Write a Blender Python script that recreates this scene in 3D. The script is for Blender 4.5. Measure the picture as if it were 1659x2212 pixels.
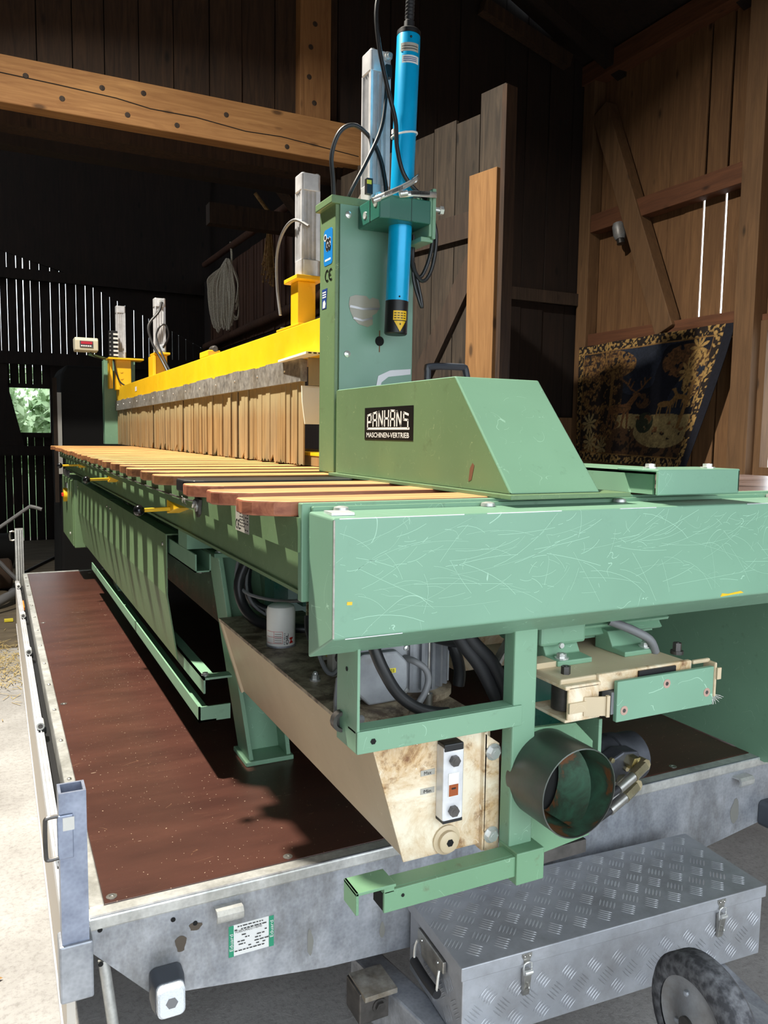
import bpy, math, random
from mathutils import Vector, Matrix
random.seed(7)
for _o in list(bpy.data.objects): bpy.data.objects.remove(_o, do_unlink=True)
S = bpy.context.scene
C = S.collection
PI = math.pi
# ------------------------------------------------------------------ camera
cam_d = bpy.data.cameras.new('camera'); cam = bpy.data.objects.new('camera', cam_d); C.objects.link(cam); S.camera = cam
YAW, PITCH, ROLL, FPX = math.radians(26.22687), math.radians(5.52614), math.radians(-0.80688), 1706.98
_f = Vector((math.sin(YAW)*math.cos(PITCH), math.cos(YAW)*math.cos(PITCH), -math.sin(PITCH)))
_r = Vector((math.cos(YAW), -math.sin(YAW), 0)); _d = _f.cross(_r)
_r2 = math.cos(ROLL)*_r + math.sin(ROLL)*_d; _d2 = -math.sin(ROLL)*_r + math.cos(ROLL)*_d
_m = Matrix((( _r2.x, -_d2.x, -_f.x), (_r2.y, -_d2.y, -_f.y), (_r2.z, -_d2.z, -_f.z))).to_4x4()
_m.translation = Vector((0, 0, 1.65)); cam.matrix_world = _m
cam_d.sensor_fit = 'VERTICAL'; cam_d.sensor_height = 36.0; cam_d.lens = FPX*36.0/2212.0
cam_d.clip_start = 0.02; cam_d.clip_end = 200
# ------------------------------------------------------------------ world, exposure
W = bpy.data.worlds.new('world'); S.world = W; W.use_nodes = True
_bg = W.node_tree.nodes['Background']; _bg.inputs[0].default_value = (0.84, 0.93, 1.0, 1); _bg.inputs[1].default_value = 4.1
S.view_settings.view_transform = 'Standard'; S.view_settings.look = 'None'; S.view_settings.exposure = 0.0; S.view_settings.gamma = 1.0
S.view_settings.use_curve_mapping = False
LAMP_POS = Vector((-1.05, 3.7, 6.45)); LAMP_W = 480.0
# ------------------------------------------------------------------ helpers
ORG = {}
class MB:
    def __init__(s): s.v = []; s.f = []
    def add(s, vs, fs):
        b = len(s.v); s.v += [Vector(v) for v in vs]; s.f += [tuple(i+b for i in f) for f in fs]; return s
    def box(s, x0, x1, y0, y1, z0, z1):
        return s.add([(x0,y0,z0),(x1,y0,z0),(x1,y1,z0),(x0,y1,z0),(x0,y0,z1),(x1,y0,z1),(x1,y1,z1),(x0,y1,z1)],
              [(0,3,2,1),(4,5,6,7),(0,1,5,4),(1,2,6,5),(2,3,7,6),(3,0,4,7)])
    def obox(s, c, ax, ay, az, hx, hy, hz):
        c = Vector(c); ax, ay, az = [Vector(a).normalized() for a in (ax, ay, az)]; vs = []
        for k in (-1,1):
            for i,j in ((-1,-1),(1,-1),(1,1),(-1,1)): vs.append(c+ax*hx*i+ay*hy*j+az*hz*k)
        return s.add(vs, [(0,3,2,1),(4,5,6,7),(0,1,5,4),(1,2,6,5),(2,3,7,6),(3,0,4,7)])
    def bar(s, p0, p1, w, h, up=(0,0,1)):
        p0, p1 = Vector(p0), Vector(p1); d = (p1-p0); L = d.length; d.normalize(); u = Vector(up)
        if abs(d.dot(u)) > .99: u = Vector((1,0,0))
        a = d.cross(u).normalized(); b = a.cross(d)
        return s.obox((p0+p1)/2, d, a, b, L/2, w/2, h/2)
    def prism(s, poly, ax, a, b):
        # poly in the two other axes (order xyz without ax)
        n = len(poly)
        def mk(p, t):
            return {'x': (t,p[0],p[1]), 'y': (p[0],t,p[1]), 'z': (p[0],p[1],t)}[ax]
        vs = [mk(p,a) for p in poly]+[mk(p,b) for p in poly]
        fs = [tuple(range(n)), tuple(range(2*n-1, n-1, -1))]+[(i, n+i, n+(i+1)%n, (i+1)%n) for i in range(n)]
        return s.add(vs, fs)
    def loft(s, rings, cap=True, closed=False):
        n = len(rings[0]); vs = [p for r in rings for p in r]; fs = []
        m = len(rings)
        for k in range(m if closed else m-1):
            for i in range(n):
                fs.append((k*n+i, k*n+(i+1)%n, ((k+1)%m)*n+(i+1)%n, ((k+1)%m)*n+i))
        if cap and not closed: fs.append(tuple(range(n-1,-1,-1))); fs.append(tuple(range((m-1)*n, m*n)))
        return s.add(vs, fs)
    def cyl(s, p0, p1, r, r1=None, n=16, cap=True):
        p0, p1 = Vector(p0), Vector(p1); r1 = r if r1 is None else r1
        d = (p1-p0).normalized(); u = Vector((0,0,1)) if abs(d.z) < .9 else Vector((1,0,0))
        a = d.cross(u).normalized(); b = d.cross(a)
        ring = lambda c, q: [c+a*q*math.cos(2*PI*i/n)+b*q*math.sin(2*PI*i/n) for i in range(n)]
        return s.loft([ring(p0,r), ring(p1,r1)], cap)
    def lathe(s, c, d, prof, n=20, cap=True):
        c = Vector(c); d = Vector(d).normalized(); u = Vector((0,0,1)) if abs(d.z) < .9 else Vector((1,0,0))
        a = d.cross(u).normalized(); b = d.cross(a)
        return s.loft([[c+d*t+a*q*math.cos(2*PI*i/n)+b*q*math.sin(2*PI*i/n) for i in range(n)] for q,t in prof], cap)
    def tube(s, pts, r, n=8, smooth=4, closed=False):
        pts = [Vector(p) for p in pts]
        if smooth and len(pts) > 2:
            q = []; m = len(pts)
            for i in range(m if closed else m-1):
                if closed: p0,p1,p2,p3 = pts[i-1],pts[i],pts[(i+1)%m],pts[(i+2)%m]
                else: p0,p1,p2,p3 = pts[max(i-1,0)],pts[i],pts[i+1],pts[min(i+2,m-1)]
                for k in range(smooth):
                    t = k/smooth; q.append(.5*((2*p1)+(p2-p0)*t+(2*p0-5*p1+4*p2-p3)*t*t+(3*p1-p0-3*p2+p3)*t**3))
            if not closed: q.append(pts[-1])
            pts = q
        m = len(pts); rings = []; a = None
        for i in range(m):
            if closed: d = (pts[(i+1)%m]-pts[i-1])
            else: d = pts[min(i+1,m-1)]-pts[max(i-1,0)]
            d.normalize()
            if a is None:
                u = Vector((0,0,1)) if abs(d.z) < .9 else Vector((1,0,0)); a = d.cross(u).normalized()
            else:
                a = (a-d*a.dot(d)); a.normalize()
            b = d.cross(a); rr = r[min(i*len(r)//m, len(r)-1)] if isinstance(r,(list,tuple)) else r
            rings.append([pts[i]+a*rr*math.cos(2*PI*k/n)+b*rr*math.sin(2*PI*k/n) for k in range(n)])
        return s.loft(rings, True, closed)
    def sphere(s, c, r, n=12, sc=(1,1,1)):
        c = Vector(c); m = n//2; rings = []
        for j in range(1,m):
            t = PI*j/m; rings.append([c+Vector((r*sc[0]*math.sin(t)*math.cos(2*PI*i/n), r*sc[1]*math.sin(t)*math.sin(2*PI*i/n), r*sc[2]*math.cos(t))) for i in range(n)])
        vs = [c+Vector((0,0,r*sc[2]))]+[p for q in rings for p in q]+[c-Vector((0,0,r*sc[2]))]; fs = []
        for i in range(n): fs.append((0,1+i,1+(i+1)%n))
        for k in range(len(rings)-1):
            for i in range(n): fs.append((1+k*n+i,1+(k+1)*n+i,1+(k+1)*n+(i+1)%n,1+k*n+(i+1)%n))
        L = len(vs)-1; k = len(rings)-1
        for i in range(n): fs.append((L,1+k*n+(i+1)%n,1+k*n+i))
        return s.add(vs, fs)
    def build(s, name, mat, parent=None, smooth=False, bevel=0.0, seg=2, kind=None):
        import bmesh
        bm = bmesh.new(); vv = [bm.verts.new(v) for v in s.v]
        for f in s.f:
            try: bm.faces.new([vv[i] for i in f])
            except ValueError: pass
        bmesh.ops.recalc_face_normals(bm, faces=bm.faces[:])
        xs = [v.x for v in s.v]; ys = [v.y for v in s.v]; zs = [v.z for v in s.v]
        o = Vector(((min(xs)+max(xs))/2, (min(ys)+max(ys))/2, min(zs)))
        for v in vv: v.co -= o
        me = bpy.data.meshes.new(name); bm.to_mesh(me); bm.free(); me.materials.append(MAT[mat])
        if smooth:
            me.polygons.foreach_set('use_smooth', [True]*len(me.polygons))
            try: me.set_sharp_from_angle(angle=math.radians(40))
            except Exception: pass
        ob = bpy.data.objects.new(name, me); C.objects.link(ob); place(ob, o, parent)
        if bevel:
            m = ob.modifiers.new('bevel', 'BEVEL'); m.width = bevel; m.segments = seg; m.limit_method = 'ANGLE'; m.angle_limit = math.radians(35)
        if kind: ob['kind'] = kind
        return ob
def place(ob, o, parent=None):
    ORG[ob] = Vector(o)
    if parent is not None: ob.parent = parent; ob.location = Vector(o)-ORG[parent]
    else: ob.location = o
def dup(ob, off, parent=None):
    c = ob.copy(); C.objects.link(c); place(c, ORG[ob]+Vector(off), parent if parent is not None else ob.parent); return c
def dup_tree(ob, off, parent=None):
    c = dup(ob, off, parent)
    for ch in list(ob.children):
        dup_tree(ch, off, c)
    return c
def empty(name, loc, label=None, cat=None, group=None, kind=None):
    o = bpy.data.objects.new(name, None); C.objects.link(o); o.empty_display_size = .1; place(o, Vector(loc)); tag(o, label, cat, group, kind); return o
def tag(o, label=None, cat=None, group=None, kind=None):
    if label: o['label'] = label
    if cat: o['category'] = cat
    if group: o['group'] = group
    if kind: o['kind'] = kind
    return o
def lab(o, t): o['label'] = t; return o
def B(*a): return MB().box(*a)
def text(body, name, mat, o, xd, yd, w=None, h=None, parent=None, bold=0.0, ext=.0004, align='LEFT'):
    """lettering lying in the plane spanned by xd, yd at o; w fits the width, h the cap height"""
    cu = bpy.data.curves.new('t', 'FONT'); cu.body = body; cu.size = 1.0; cu.extrude = 0; cu.offset = bold; cu.resolution_u = 3
    ob = bpy.data.objects.new('t', cu); C.objects.link(ob); bpy.context.view_layer.update()
    me = bpy.data.meshes.new_from_object(ob)
    vs = [v.co.copy() for v in me.vertices]; fs = [tuple(p.vertices) for p in me.polygons]
    bpy.data.objects.remove(ob); bpy.data.curves.remove(cu); bpy.data.meshes.remove(me)
    if not vs: return None
    x0, x1 = min(v.x for v in vs), max(v.x for v in vs); y0, y1 = min(v.y for v in vs), max(v.y for v in vs)
    sy = (h/(y1-y0)) if h else None; sx = (w/(x1-x0)) if w else sy
    if sy is None: sy = sx
    xd, yd = Vector(xd).normalized(), Vector(yd).normalized(); nd = xd.cross(yd)
    mb = MB(); mb.add([Vector(o)+xd*(v.x-x0)*sx+yd*(v.y-y0)*sy+nd*ext for v in vs], fs)
    return mb.build(name, mat, parent)
def strokes(lines, o, xd, yd, wd, name, mat, parent, ext=.0004):
    xd, yd = Vector(xd).normalized(), Vector(yd).normalized(); nd = xd.cross(yd); mb = MB(); o = Vector(o)
    for ln in lines:
        for (a,b),(c,d) in zip(ln[:-1], ln[1:]):
            p, q = Vector((a,b)), Vector((c,d)); t = (q-p).normalized(); n = Vector((-t.y,t.x))*wd/2; p = p-t*wd*.3; q = q+t*wd*.3
            pts = [p+n, p-n, q-n, q+n]
            mb.add([o+xd*k.x+yd*k.y+nd*ext for k in pts], [(0,1,2,3)])
    return mb.build(name, mat, parent)
def hexbolt(c, d, r, h, name, mat, parent, washer=True):
    d = Vector(d).normalized(); c = Vector(c); m = MB()
    if washer: m.cyl(c, c+d*h*.3, r*1.45, n=14)
    m.cyl(c, c+d*h, r, n=6); m.cyl(c+d*h, c+d*h*1.05, r*.5, n=8)
    return m.build(name, mat, parent)
def roundrect(w, h, r, n=4):
    out = []
    for cx, cy, a0 in ((w/2-r,h/2-r,0),(-w/2+r,h/2-r,PI/2),(-w/2+r,-h/2+r,PI),(w/2-r,-h/2+r,1.5*PI)):
        for k in range(n+1):
            a = a0+PI/2*k/n; out.append((cx+r*math.cos(a), cy+r*math.sin(a)))
    return out
def patch(poly, o, xd, yd, th, name, mat, parent):
    """thin flat piece: poly in local (x,y), lying on the plane at o"""
    xd, yd = Vector(xd).normalized(), Vector(yd).normalized(); nd = xd.cross(yd); o = Vector(o); n = len(poly)
    vs = [o+xd*a+yd*b for a,b in poly]+[o+xd*a+yd*b+nd*th for a,b in poly]
    return MB().add(vs, [tuple(range(n-1,-1,-1)), tuple(range(n,2*n))]+[(i,(i+1)%n,n+(i+1)%n,n+i) for i in range(n)]).build(name, mat, parent)
# ------------------------------------------------------------------ materials
MAT = {}
class NT:
    def __init__(s, name):
        m = bpy.data.materials.new(name); m.use_nodes = True; s.m = m; s.t = m.node_tree; s.n = s.t.nodes; s.p = s.n['Principled BSDF']; MAT[name] = m
    def node(s, t, **k):
        n = s.n.new(t)
        for a, b in k.items(): setattr(n, a, b)
        return n
    def link(s, a, b): s.t.links.new(a, b)
    def pos(s, scale=(1,1,1), obj=False):
        g = s.node('ShaderNodeTexCoord').outputs['Object'] if obj else s.node('ShaderNodeNewGeometry').outputs['Position']
        mp = s.node('ShaderNodeMapping'); mp.inputs['Scale'].default_value = scale; s.link(g, mp.inputs['Vector'])
        if obj:
            oi = s.node('ShaderNodeObjectInfo'); va = s.node('ShaderNodeVectorMath', operation='ADD'); ml = s.node('ShaderNodeMath', operation='MULTIPLY'); ml.inputs[1].default_value = 37.0
            s.link(oi.outputs['Random'], ml.inputs[0]); s.link(mp.outputs[0], va.inputs[0]); s.link(ml.outputs[0], va.inputs[1]); return va.outputs[0]
        return mp.outputs[0]
    def noise(s, vec, scale, detail=3, rough=.55, dist=0):
        n = s.node('ShaderNodeTexNoise'); n.inputs['Scale'].default_value = scale; n.inputs['Detail'].default_value = detail; n.inputs['Roughness'].default_value = rough; n.inputs['Distortion'].default_value = dist
        s.link(vec, n.inputs['Vector']); return n.outputs[0]
    def ramp(s, fac, stops):
        r = s.node('ShaderNodeValToRGB'); e = r.color_ramp.elements
        while len(e) < len(stops): e.new(.5)
        for k, (p, c) in enumerate(stops): e[k].position = p; e[k].color = (c if len(c) == 4 else (*c, 1)) if isinstance(c, tuple) else (c,c,c,1)
        s.link(fac, r.inputs[0]); return r.outputs[0]
    def mix(s, fac, a, b, mode='MIX'):
        m = s.node('ShaderNodeMix', data_type='RGBA', blend_type=mode)
        for v, i in ((fac,0),(a,6),(b,7)):
            if isinstance(v, (int,float)): m.inputs[i].default_value = v
            elif isinstance(v, tuple): m.inputs[i].default_value = (*v, 1) if len(v) == 3 else v
            else: s.link(v, m.inputs[i])
        return m.outputs[2]
    def math(s, op, a, b=0.0, c=None):
        m = s.node('ShaderNodeMath', operation=op)
        for i, v in enumerate((a,b,c)):
            if v is None: continue
            if isinstance(v, (int,float)): m.inputs[i].default_value = v
            else: s.link(v, m.inputs[i])
        return m.outputs[0]
    def set(s, col=None, rough=None, metal=None, **k):
        for nm, v in (('Base Color',col),('Roughness',rough),('Metallic',metal)):
            if v is None: continue
            if isinstance(v, (int,float)): s.p.inputs[nm].default_value = v
            elif isinstance(v, tuple): s.p.inputs[nm].default_value = (*v, 1)
            else: s.link(v, s.p.inputs[nm])
        for a, b in k.items(): s.p.inputs[a].default_value = b
        return s
    def bump(s, h, strength=.3, dist=.004):
        b = s.node('ShaderNodeBump'); b.inputs['Strength'].default_value = strength; b.inputs['Distance'].default_value = dist; s.link(h, b.inputs['Height']); s.link(b.outputs[0], s.p.inputs['Normal'])
    def scratch(s, vec, scale, width=.006, density=.52, seed=0.0):
        """thin curved lines: contour of a noise, broken up by a second noise"""
        v = s.node('ShaderNodeVectorMath', operation='ADD'); v.inputs[1].default_value = (seed, seed*1.7, seed*.6); s.link(vec, v.inputs[0])
        a = s.noise(v.outputs[0], scale, 1.5, .5, .6); d = s.math('ABSOLUTE', s.math('SUBTRACT', a, .5)); ln = s.math('LESS_THAN', d, width)
        k = s.math('GREATER_THAN', s.noise(v.outputs[0], scale*1.7+1, 2), density); return s.math('MULTIPLY', ln, k)
def flat(name, col, rough=.5, metal=0.0, **k): NT(name).set(col, rough, metal, **k)
def srgb(r, g, b):
    f = lambda c: (c/255/12.92) if c <= 10 else ((c/255+.055)/1.055)**2.4
    return (f(r), f(g), f(b))
def paint(name, col, hi, dirt=(.05,.04,.03), rough=.42, sc=1.0, wear=.5, dirtamt=.35):
    t = NT(name); v = t.pos()
    c = t.mix(t.ramp(t.noise(v, 3.0), [(.3,0.0),(.75,1.0)]), tuple(q*.9 for q in col), tuple(min(1,q*1.08) for q in col))
    c = t.mix(t.math('MULTIPLY', t.ramp(t.noise(v, 26, 6, .7), [(.6,0.0),(.8,1.0)]), dirtamt), c, dirt)
    s1 = t.scratch(v, 9*sc, .0013, .56); s2 = t.scratch(v, 24*sc, .0022, .60, 3.1)
    ss = t.math('MAXIMUM', s1, s2); c = t.mix(t.math('MULTIPLY', ss, wear), c, hi)
    t.set(c, t.math('ADD', t.math('MULTIPLY', t.noise(v, 14), .25), rough-.12)); return t
def wood(name, dark, light, scale=1.0, axis='z', rough=.75, obj=True, knots=True, contrast=1.0):
    t = NT(name); k = {'x': (1.1,14,14), 'y': (14,1.1,14), 'z': (14,14,1.1)}[axis]
    v = t.pos(tuple(q*scale for q in k), obj); g = t.noise(v, 1.6, 5, .62, 1.2)
    c = t.mix(t.ramp(g, [(.5-.22*contrast,0.0),(.5+.2*contrast,1.0)]), dark, light)
    v2 = t.pos((scale,)*3, obj); c = t.mix(t.ramp(t.noise(v2, 1.3, 2), [(.35,.0),(.7,.45)]), c, dark)
    if knots:
        k2 = {'x': (3.2,8,8), 'y': (8,3.2,8), 'z': (8,8,3.2)}[axis]
        vo = t.node('ShaderNodeTexVoronoi'); vo.inputs['Scale'].default_value = .62; t.link(t.pos(tuple(q*scale for q in k2), obj), vo.inputs['Vector'])
        c = t.mix(t.ramp(vo.outputs[0], [(.05,.85),(.12,.0)]), c, tuple(q*.25 for q in dark))
    t.set(c, rough); t.bump(g, .25, .004); return t
def metal(name, lo, hi, rough=.4, met=.8, sc=6.0, spangle=False, dirt=None):
    t = NT(name); v = t.pos(); f = t.noise(v, sc, 4, .6)
    if spangle:
        vo = t.node('ShaderNodeTexVoronoi'); vo.inputs['Scale'].default_value = 120; t.link(v, vo.inputs['Vector']); f = t.math('ADD', t.math('MULTIPLY', f, .85), t.math('MULTIPLY', vo.outputs[0], .15))
    c = t.mix(t.ramp(f, [(.3,0.0),(.7,1.0)]), lo, hi)
    if dirt: c = t.mix(t.math('MULTIPLY', t.ramp(t.noise(t.pos((1.6,1.6,.7)) if spangle else v, 3.3, 7, .72), [(.47,0.0),(.7,1.0)]), .8), c, dirt)
    t.set(c, t.math('ADD', t.math('MULTIPLY', t.noise(v, 9), .25), rough-.1), met); return t
GREEN = srgb(121,159,131); GHI = srgb(178,216,190)
paint('green', GREEN, GHI, dirt=srgb(60,72,52), wear=.45, dirtamt=.4)
paint('green_worn', srgb(122,162,137), srgb(184,222,198), dirt=srgb(92,122,100), sc=.75, wear=.6, dirtamt=.25)
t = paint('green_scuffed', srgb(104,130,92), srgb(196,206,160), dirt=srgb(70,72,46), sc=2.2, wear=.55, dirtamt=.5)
paint('green_dirty', srgb(110,150,116), srgb(185,215,190), dirt=srgb(92,66,40), wear=.4, dirtamt=.8)
paint('teal', srgb(112,150,132), srgb(160,200,180), dirt=srgb(90,110,96), wear=.1, dirtamt=.25, rough=.35)
paint('dark_green', srgb(42,98,84), srgb(110,160,140), dirt=srgb(30,50,40), wear=.2, rough=.3)
paint('yellow', srgb(236,186,20), srgb(250,216,80), dirt=srgb(150,110,20), sc=2.0, wear=.35, dirtamt=.3)
paint('cream', srgb(206,186,154), srgb(240,228,205), dirt=srgb(120,98,70), wear=.35, dirtamt=.25)
t = NT('cream_rusty'); v = t.pos(); n = t.noise(v, 11, 8, .72, .4); n2 = t.noise(v, 40, 6, .7)
c = t.mix(t.ramp(n, [(.4,0.0),(.62,1.0)]), srgb(232,220,196), srgb(196,160,112)); c = t.mix(t.ramp(t.math('ADD', t.math('MULTIPLY', n, .6), t.math('MULTIPLY', n2, .4)), [(.54,0.0),(.64,.9)]), c, srgb(110,66,36))
c = t.mix(t.scratch(v, 14, .0015, .56), c, srgb(245,238,225)); t.set(c, .5)
t = NT('cream_top'); v = t.pos(); n = t.noise(v, 16, 8, .75, .4)
t.set(t.mix(t.ramp(n, [(.42,0.0),(.6,1.0)]), srgb(176,160,136), srgb(84,66,50)), .5)
metal('galvanised', srgb(140,144,152), srgb(188,191,198), .42, .5, 14, True, srgb(92,88,80))
metal('galvanised_light', srgb(178,178,176), srgb(222,222,218), .38, .5, 22, True, srgb(140,138,130))
metal('galvanised_post', srgb(132,140,160), srgb(172,180,200), .4, .6, 14, True, srgb(110,108,110))
metal('aluminium', srgb(200,200,203), srgb(232,232,235), .36, .45, 20)
metal('checker', srgb(158,160,166), srgb(186,188,194), .42, .4, 8, False, srgb(136,134,134))
metal('steel', srgb(150,148,145), srgb(200,198,192), .3, .9, 30)
metal('steel_plate', srgb(120,116,112), srgb(190,186,178), .45, .5, 40, False, srgb(120,105,80))
metal('chrome', srgb(200,200,198), srgb(230,230,226), .22, .6, 10)
metal('brass', srgb(176,166,130), srgb(216,206,172), .25, .9, 20)
metal('dark_steel', srgb(70,68,66), srgb(104,100,98), .4, .7, 20)
metal('pump_iron', srgb(58,60,66), srgb(88,90,98), .45, .5, 20)
metal('pipe_iron', srgb(70,72,70), srgb(104,104,100), .4, .6, 9, False, srgb(70,96,80))
metal('motor_grey', srgb(142,144,148), srgb(176,178,182), .45, .35, 14, False, srgb(110,98,84))
t = NT('pipe_inside'); v = t.pos(); n = t.noise(v, 14, 5, .6, .5); t.set(t.ramp(n, [(.35, srgb(70,110,88)),(.5,srgb(60,74,60)),(.56,srgb(120,76,44)),(.7,srgb(60,44,38))]), .5, .3)
flat('black', srgb(22,22,24), .45); flat('rubber', srgb(30,30,33), .6); flat('black_gloss', srgb(18,18,20), .18); flat('dark_void', (.004,.004,.004), .9)
flat('grey_plastic', srgb(70,74,82), .45); flat('hose_grey', srgb(120,120,122), .5); flat('hose_black', srgb(34,34,36), .4); flat('white', srgb(232,230,224), .45); flat('white_sheet', srgb(240,232,216), .5)
flat('red', srgb(200,40,32), .5); flat('ink', srgb(16,16,18), .5); flat('label_white', srgb(222,222,220), .5); flat('label_blue', srgb(20,124,200), .4); flat('label_dark_blue', srgb(30,62,130), .45); flat('label_green', srgb(36,140,106), .5)
flat('label_grey', srgb(170,166,156), .5); flat('label_yellow', srgb(238,186,30), .45); flat('sticker_black', srgb(16,16,16), .4); flat('sticker_white', srgb(236,234,230), .45); flat('yellow_tag', srgb(236,218,60), .5); flat('orange', srgb(230,130,40), .5)
flat('beige_plastic', srgb(206,200,178), .5); flat('tape', srgb(146,140,126), .25); flat('silver_tape', srgb(158,156,158), .3, .5); flat('oil', srgb(150,70,20), .2); flat('amber', srgb(226,226,220), .2)
t = NT('laser_blue'); v = t.pos((1,1,.4)); t.set(t.mix(t.ramp(t.noise(v, 20), [(.3,0.0),(.7,1.0)]), srgb(0,158,214), srgb(6,172,228)), .3, .15)
t = NT('display_red'); t.set(srgb(150,20,36), .3); t.p.inputs['Emission Color'].default_value = (*srgb(190,30,50),1); t.p.inputs['Emission Strength'].default_value = .35
t = NT('lens'); t.set(srgb(226,230,236), .15); vo = t.node('ShaderNodeTexVoronoi'); vo.inputs['Scale'].default_value = 260; t.link(t.pos(), vo.inputs['Vector']); t.bump(vo.outputs[0], .6, .002)
t = NT('lamp_glow'); t.set((1,1,1), .4); t.p.inputs['Emission Color'].default_value = (1,.93,.78,1); t.p.inputs['Emission Strength'].default_value = 30
# film-faced plywood deck
t = NT('deck_ply'); v = t.pos(); c = t.mix(t.ramp(t.noise(t.pos((1.2,5,1)), 2.2, 5, .6), [(.3,0.0),(.7,1.0)]), srgb(62,36,30), srgb(82,50,41))
c = t.mix(t.math('MULTIPLY', t.math('GREATER_THAN', t.noise(v, 150, 1), .745), .8), c, srgb(196,172,146))
c = t.mix(t.math('MULTIPLY', t.scratch(t.pos((1,3,1)), 5, .0011, .6), .5), c, srgb(150,112,86)); c = t.mix(t.math('MULTIPLY', t.math('GREATER_THAN', t.noise(t.pos((1,4,1)), 15, 2), .76), .6), c, srgb(168,146,126))
t.set(c, .33); t.bump(t.noise(v, 300, 1), .1, .001)
# concrete ground
t = NT('concrete'); v = t.pos(); c = t.mix(t.ramp(t.noise(v, 2.2, 6, .65), [(.3,0.0),(.7,1.0)]), srgb(152,149,146), srgb(190,188,186)); c = t.mix(t.ramp(t.noise(v, 55, 5, .75), [(.48,0.0),(.72,.55)]), c, srgb(110,104,100))
t.set(c, .85); t.bump(t.noise(v, 70, 5, .7), .5, .006)
t = NT('barn_floor'); v = t.pos((1,4,1)); t.set(t.mix(t.ramp(t.noise(v, 2.5, 6, .65), [(.3,0.0),(.7,1.0)]), srgb(84,74,60), srgb(124,112,92)), .85)
# woods
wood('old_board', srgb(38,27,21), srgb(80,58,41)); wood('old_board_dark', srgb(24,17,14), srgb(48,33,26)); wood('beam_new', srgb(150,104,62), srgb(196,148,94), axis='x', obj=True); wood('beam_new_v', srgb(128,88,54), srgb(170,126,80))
wood('pine', srgb(102,72,46), srgb(142,104,68)); wood('pine_y', srgb(92,56,36), srgb(126,80,52), axis='y'); wood('door_board', srgb(36,30,25), srgb(80,68,56)); wood('door_batten', srgb(128,90,52), srgb(164,122,76)); wood('brace_dark', srgb(44,34,28), srgb(80,64,52)); wood('pine_post', srgb(98,72,48), srgb(132,98,66))
wood('loft_board', srgb(60,36,26), srgb(104,66,46))
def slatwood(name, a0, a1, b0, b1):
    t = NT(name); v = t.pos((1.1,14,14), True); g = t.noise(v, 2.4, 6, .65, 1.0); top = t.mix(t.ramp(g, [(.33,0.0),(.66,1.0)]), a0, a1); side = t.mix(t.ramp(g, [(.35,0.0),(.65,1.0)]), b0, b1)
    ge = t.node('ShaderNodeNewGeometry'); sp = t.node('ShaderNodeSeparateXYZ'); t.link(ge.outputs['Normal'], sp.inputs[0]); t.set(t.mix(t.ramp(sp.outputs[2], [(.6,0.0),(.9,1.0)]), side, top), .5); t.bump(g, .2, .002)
slatwood('slat', srgb(138,88,46), srgb(222,174,106), srgb(98,60,38), srgb(150,100,62))  # darker sides put the shade on slat fronts and gaps into the colour
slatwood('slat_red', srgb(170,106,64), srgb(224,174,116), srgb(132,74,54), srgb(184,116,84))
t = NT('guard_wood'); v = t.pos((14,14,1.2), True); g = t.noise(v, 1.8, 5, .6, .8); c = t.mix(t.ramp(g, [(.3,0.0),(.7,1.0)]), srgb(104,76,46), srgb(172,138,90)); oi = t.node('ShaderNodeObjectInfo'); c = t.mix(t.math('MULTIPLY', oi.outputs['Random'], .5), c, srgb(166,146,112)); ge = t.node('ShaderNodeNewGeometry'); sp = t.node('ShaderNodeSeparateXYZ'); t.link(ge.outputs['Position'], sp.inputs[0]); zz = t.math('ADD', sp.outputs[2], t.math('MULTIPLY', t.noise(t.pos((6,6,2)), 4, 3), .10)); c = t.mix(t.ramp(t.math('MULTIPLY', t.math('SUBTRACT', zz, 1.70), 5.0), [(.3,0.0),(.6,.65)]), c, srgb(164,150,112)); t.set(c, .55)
t = NT('straw'); v = t.pos(); t.set(t.mix(t.ramp(t.noise(v, 60, 2), [(.3,0.0),(.7,1.0)]), srgb(168,140,78), srgb(222,200,136)), .8)
t = NT('rope'); v = t.pos(); t.set(t.mix(t.ramp(t.noise(v, 90, 2), [(.3,0.0),(.7,1.0)]), srgb(176,164,144), srgb(226,216,196)), .85)
t = NT('dried'); t.set(t.mix(t.ramp(t.noise(t.pos(), 30, 2), [(.3,0.0),(.7,1.0)]), srgb(120,84,44), srgb(176,136,80)), .8)
t = NT('leaf'); t.set(t.mix(t.ramp(t.noise(t.pos(), 1.6, 3), [(.35,0.0),(.65,1.0)]), srgb(104,136,84), srgb(184,204,158)), .7)
flat('bark', srgb(70,54,42), .9); flat('tarp', srgb(20,19,20), .8); flat('grass', srgb(80,110,60), .9); flat('tyre', srgb(52,52,54), .75)
t = NT('tyre_worn'); v = t.pos(); t.set(t.mix(t.ramp(t.noise(v, 60, 4), [(.4,0.0),(.65,1.0)]), srgb(60,60,64), srgb(112,112,116)), .85)
t = NT('tapestry'); a = t.node('ShaderNodeVertexColor', layer_name='print'); t.set(a.outputs[0], .9); t.bump(t.noise(t.pos(), 500, 1), .3, .001)
flat('scratch_mint', srgb(172,212,188), .5); flat('rust', srgb(112,72,48), .8)
t = NT('table_brown'); v = t.pos((1,6,1)); t.set(t.mix(t.ramp(t.noise(v, 3, 4), [(.3,0.0),(.7,1.0)]), srgb(84,66,60), srgb(140,122,118)), .25)
flat('rust_light', srgb(188,156,142), .5, .3)
flat('drop_panel', srgb(206,198,188), .6)
metal('checker_lug', srgb(176,178,184), srgb(208,210,214), .4, .6, 8)
flat('stain_brown', srgb(84,74,64), .8); flat('stain_grey', srgb(122,121,116), .7)
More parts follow.
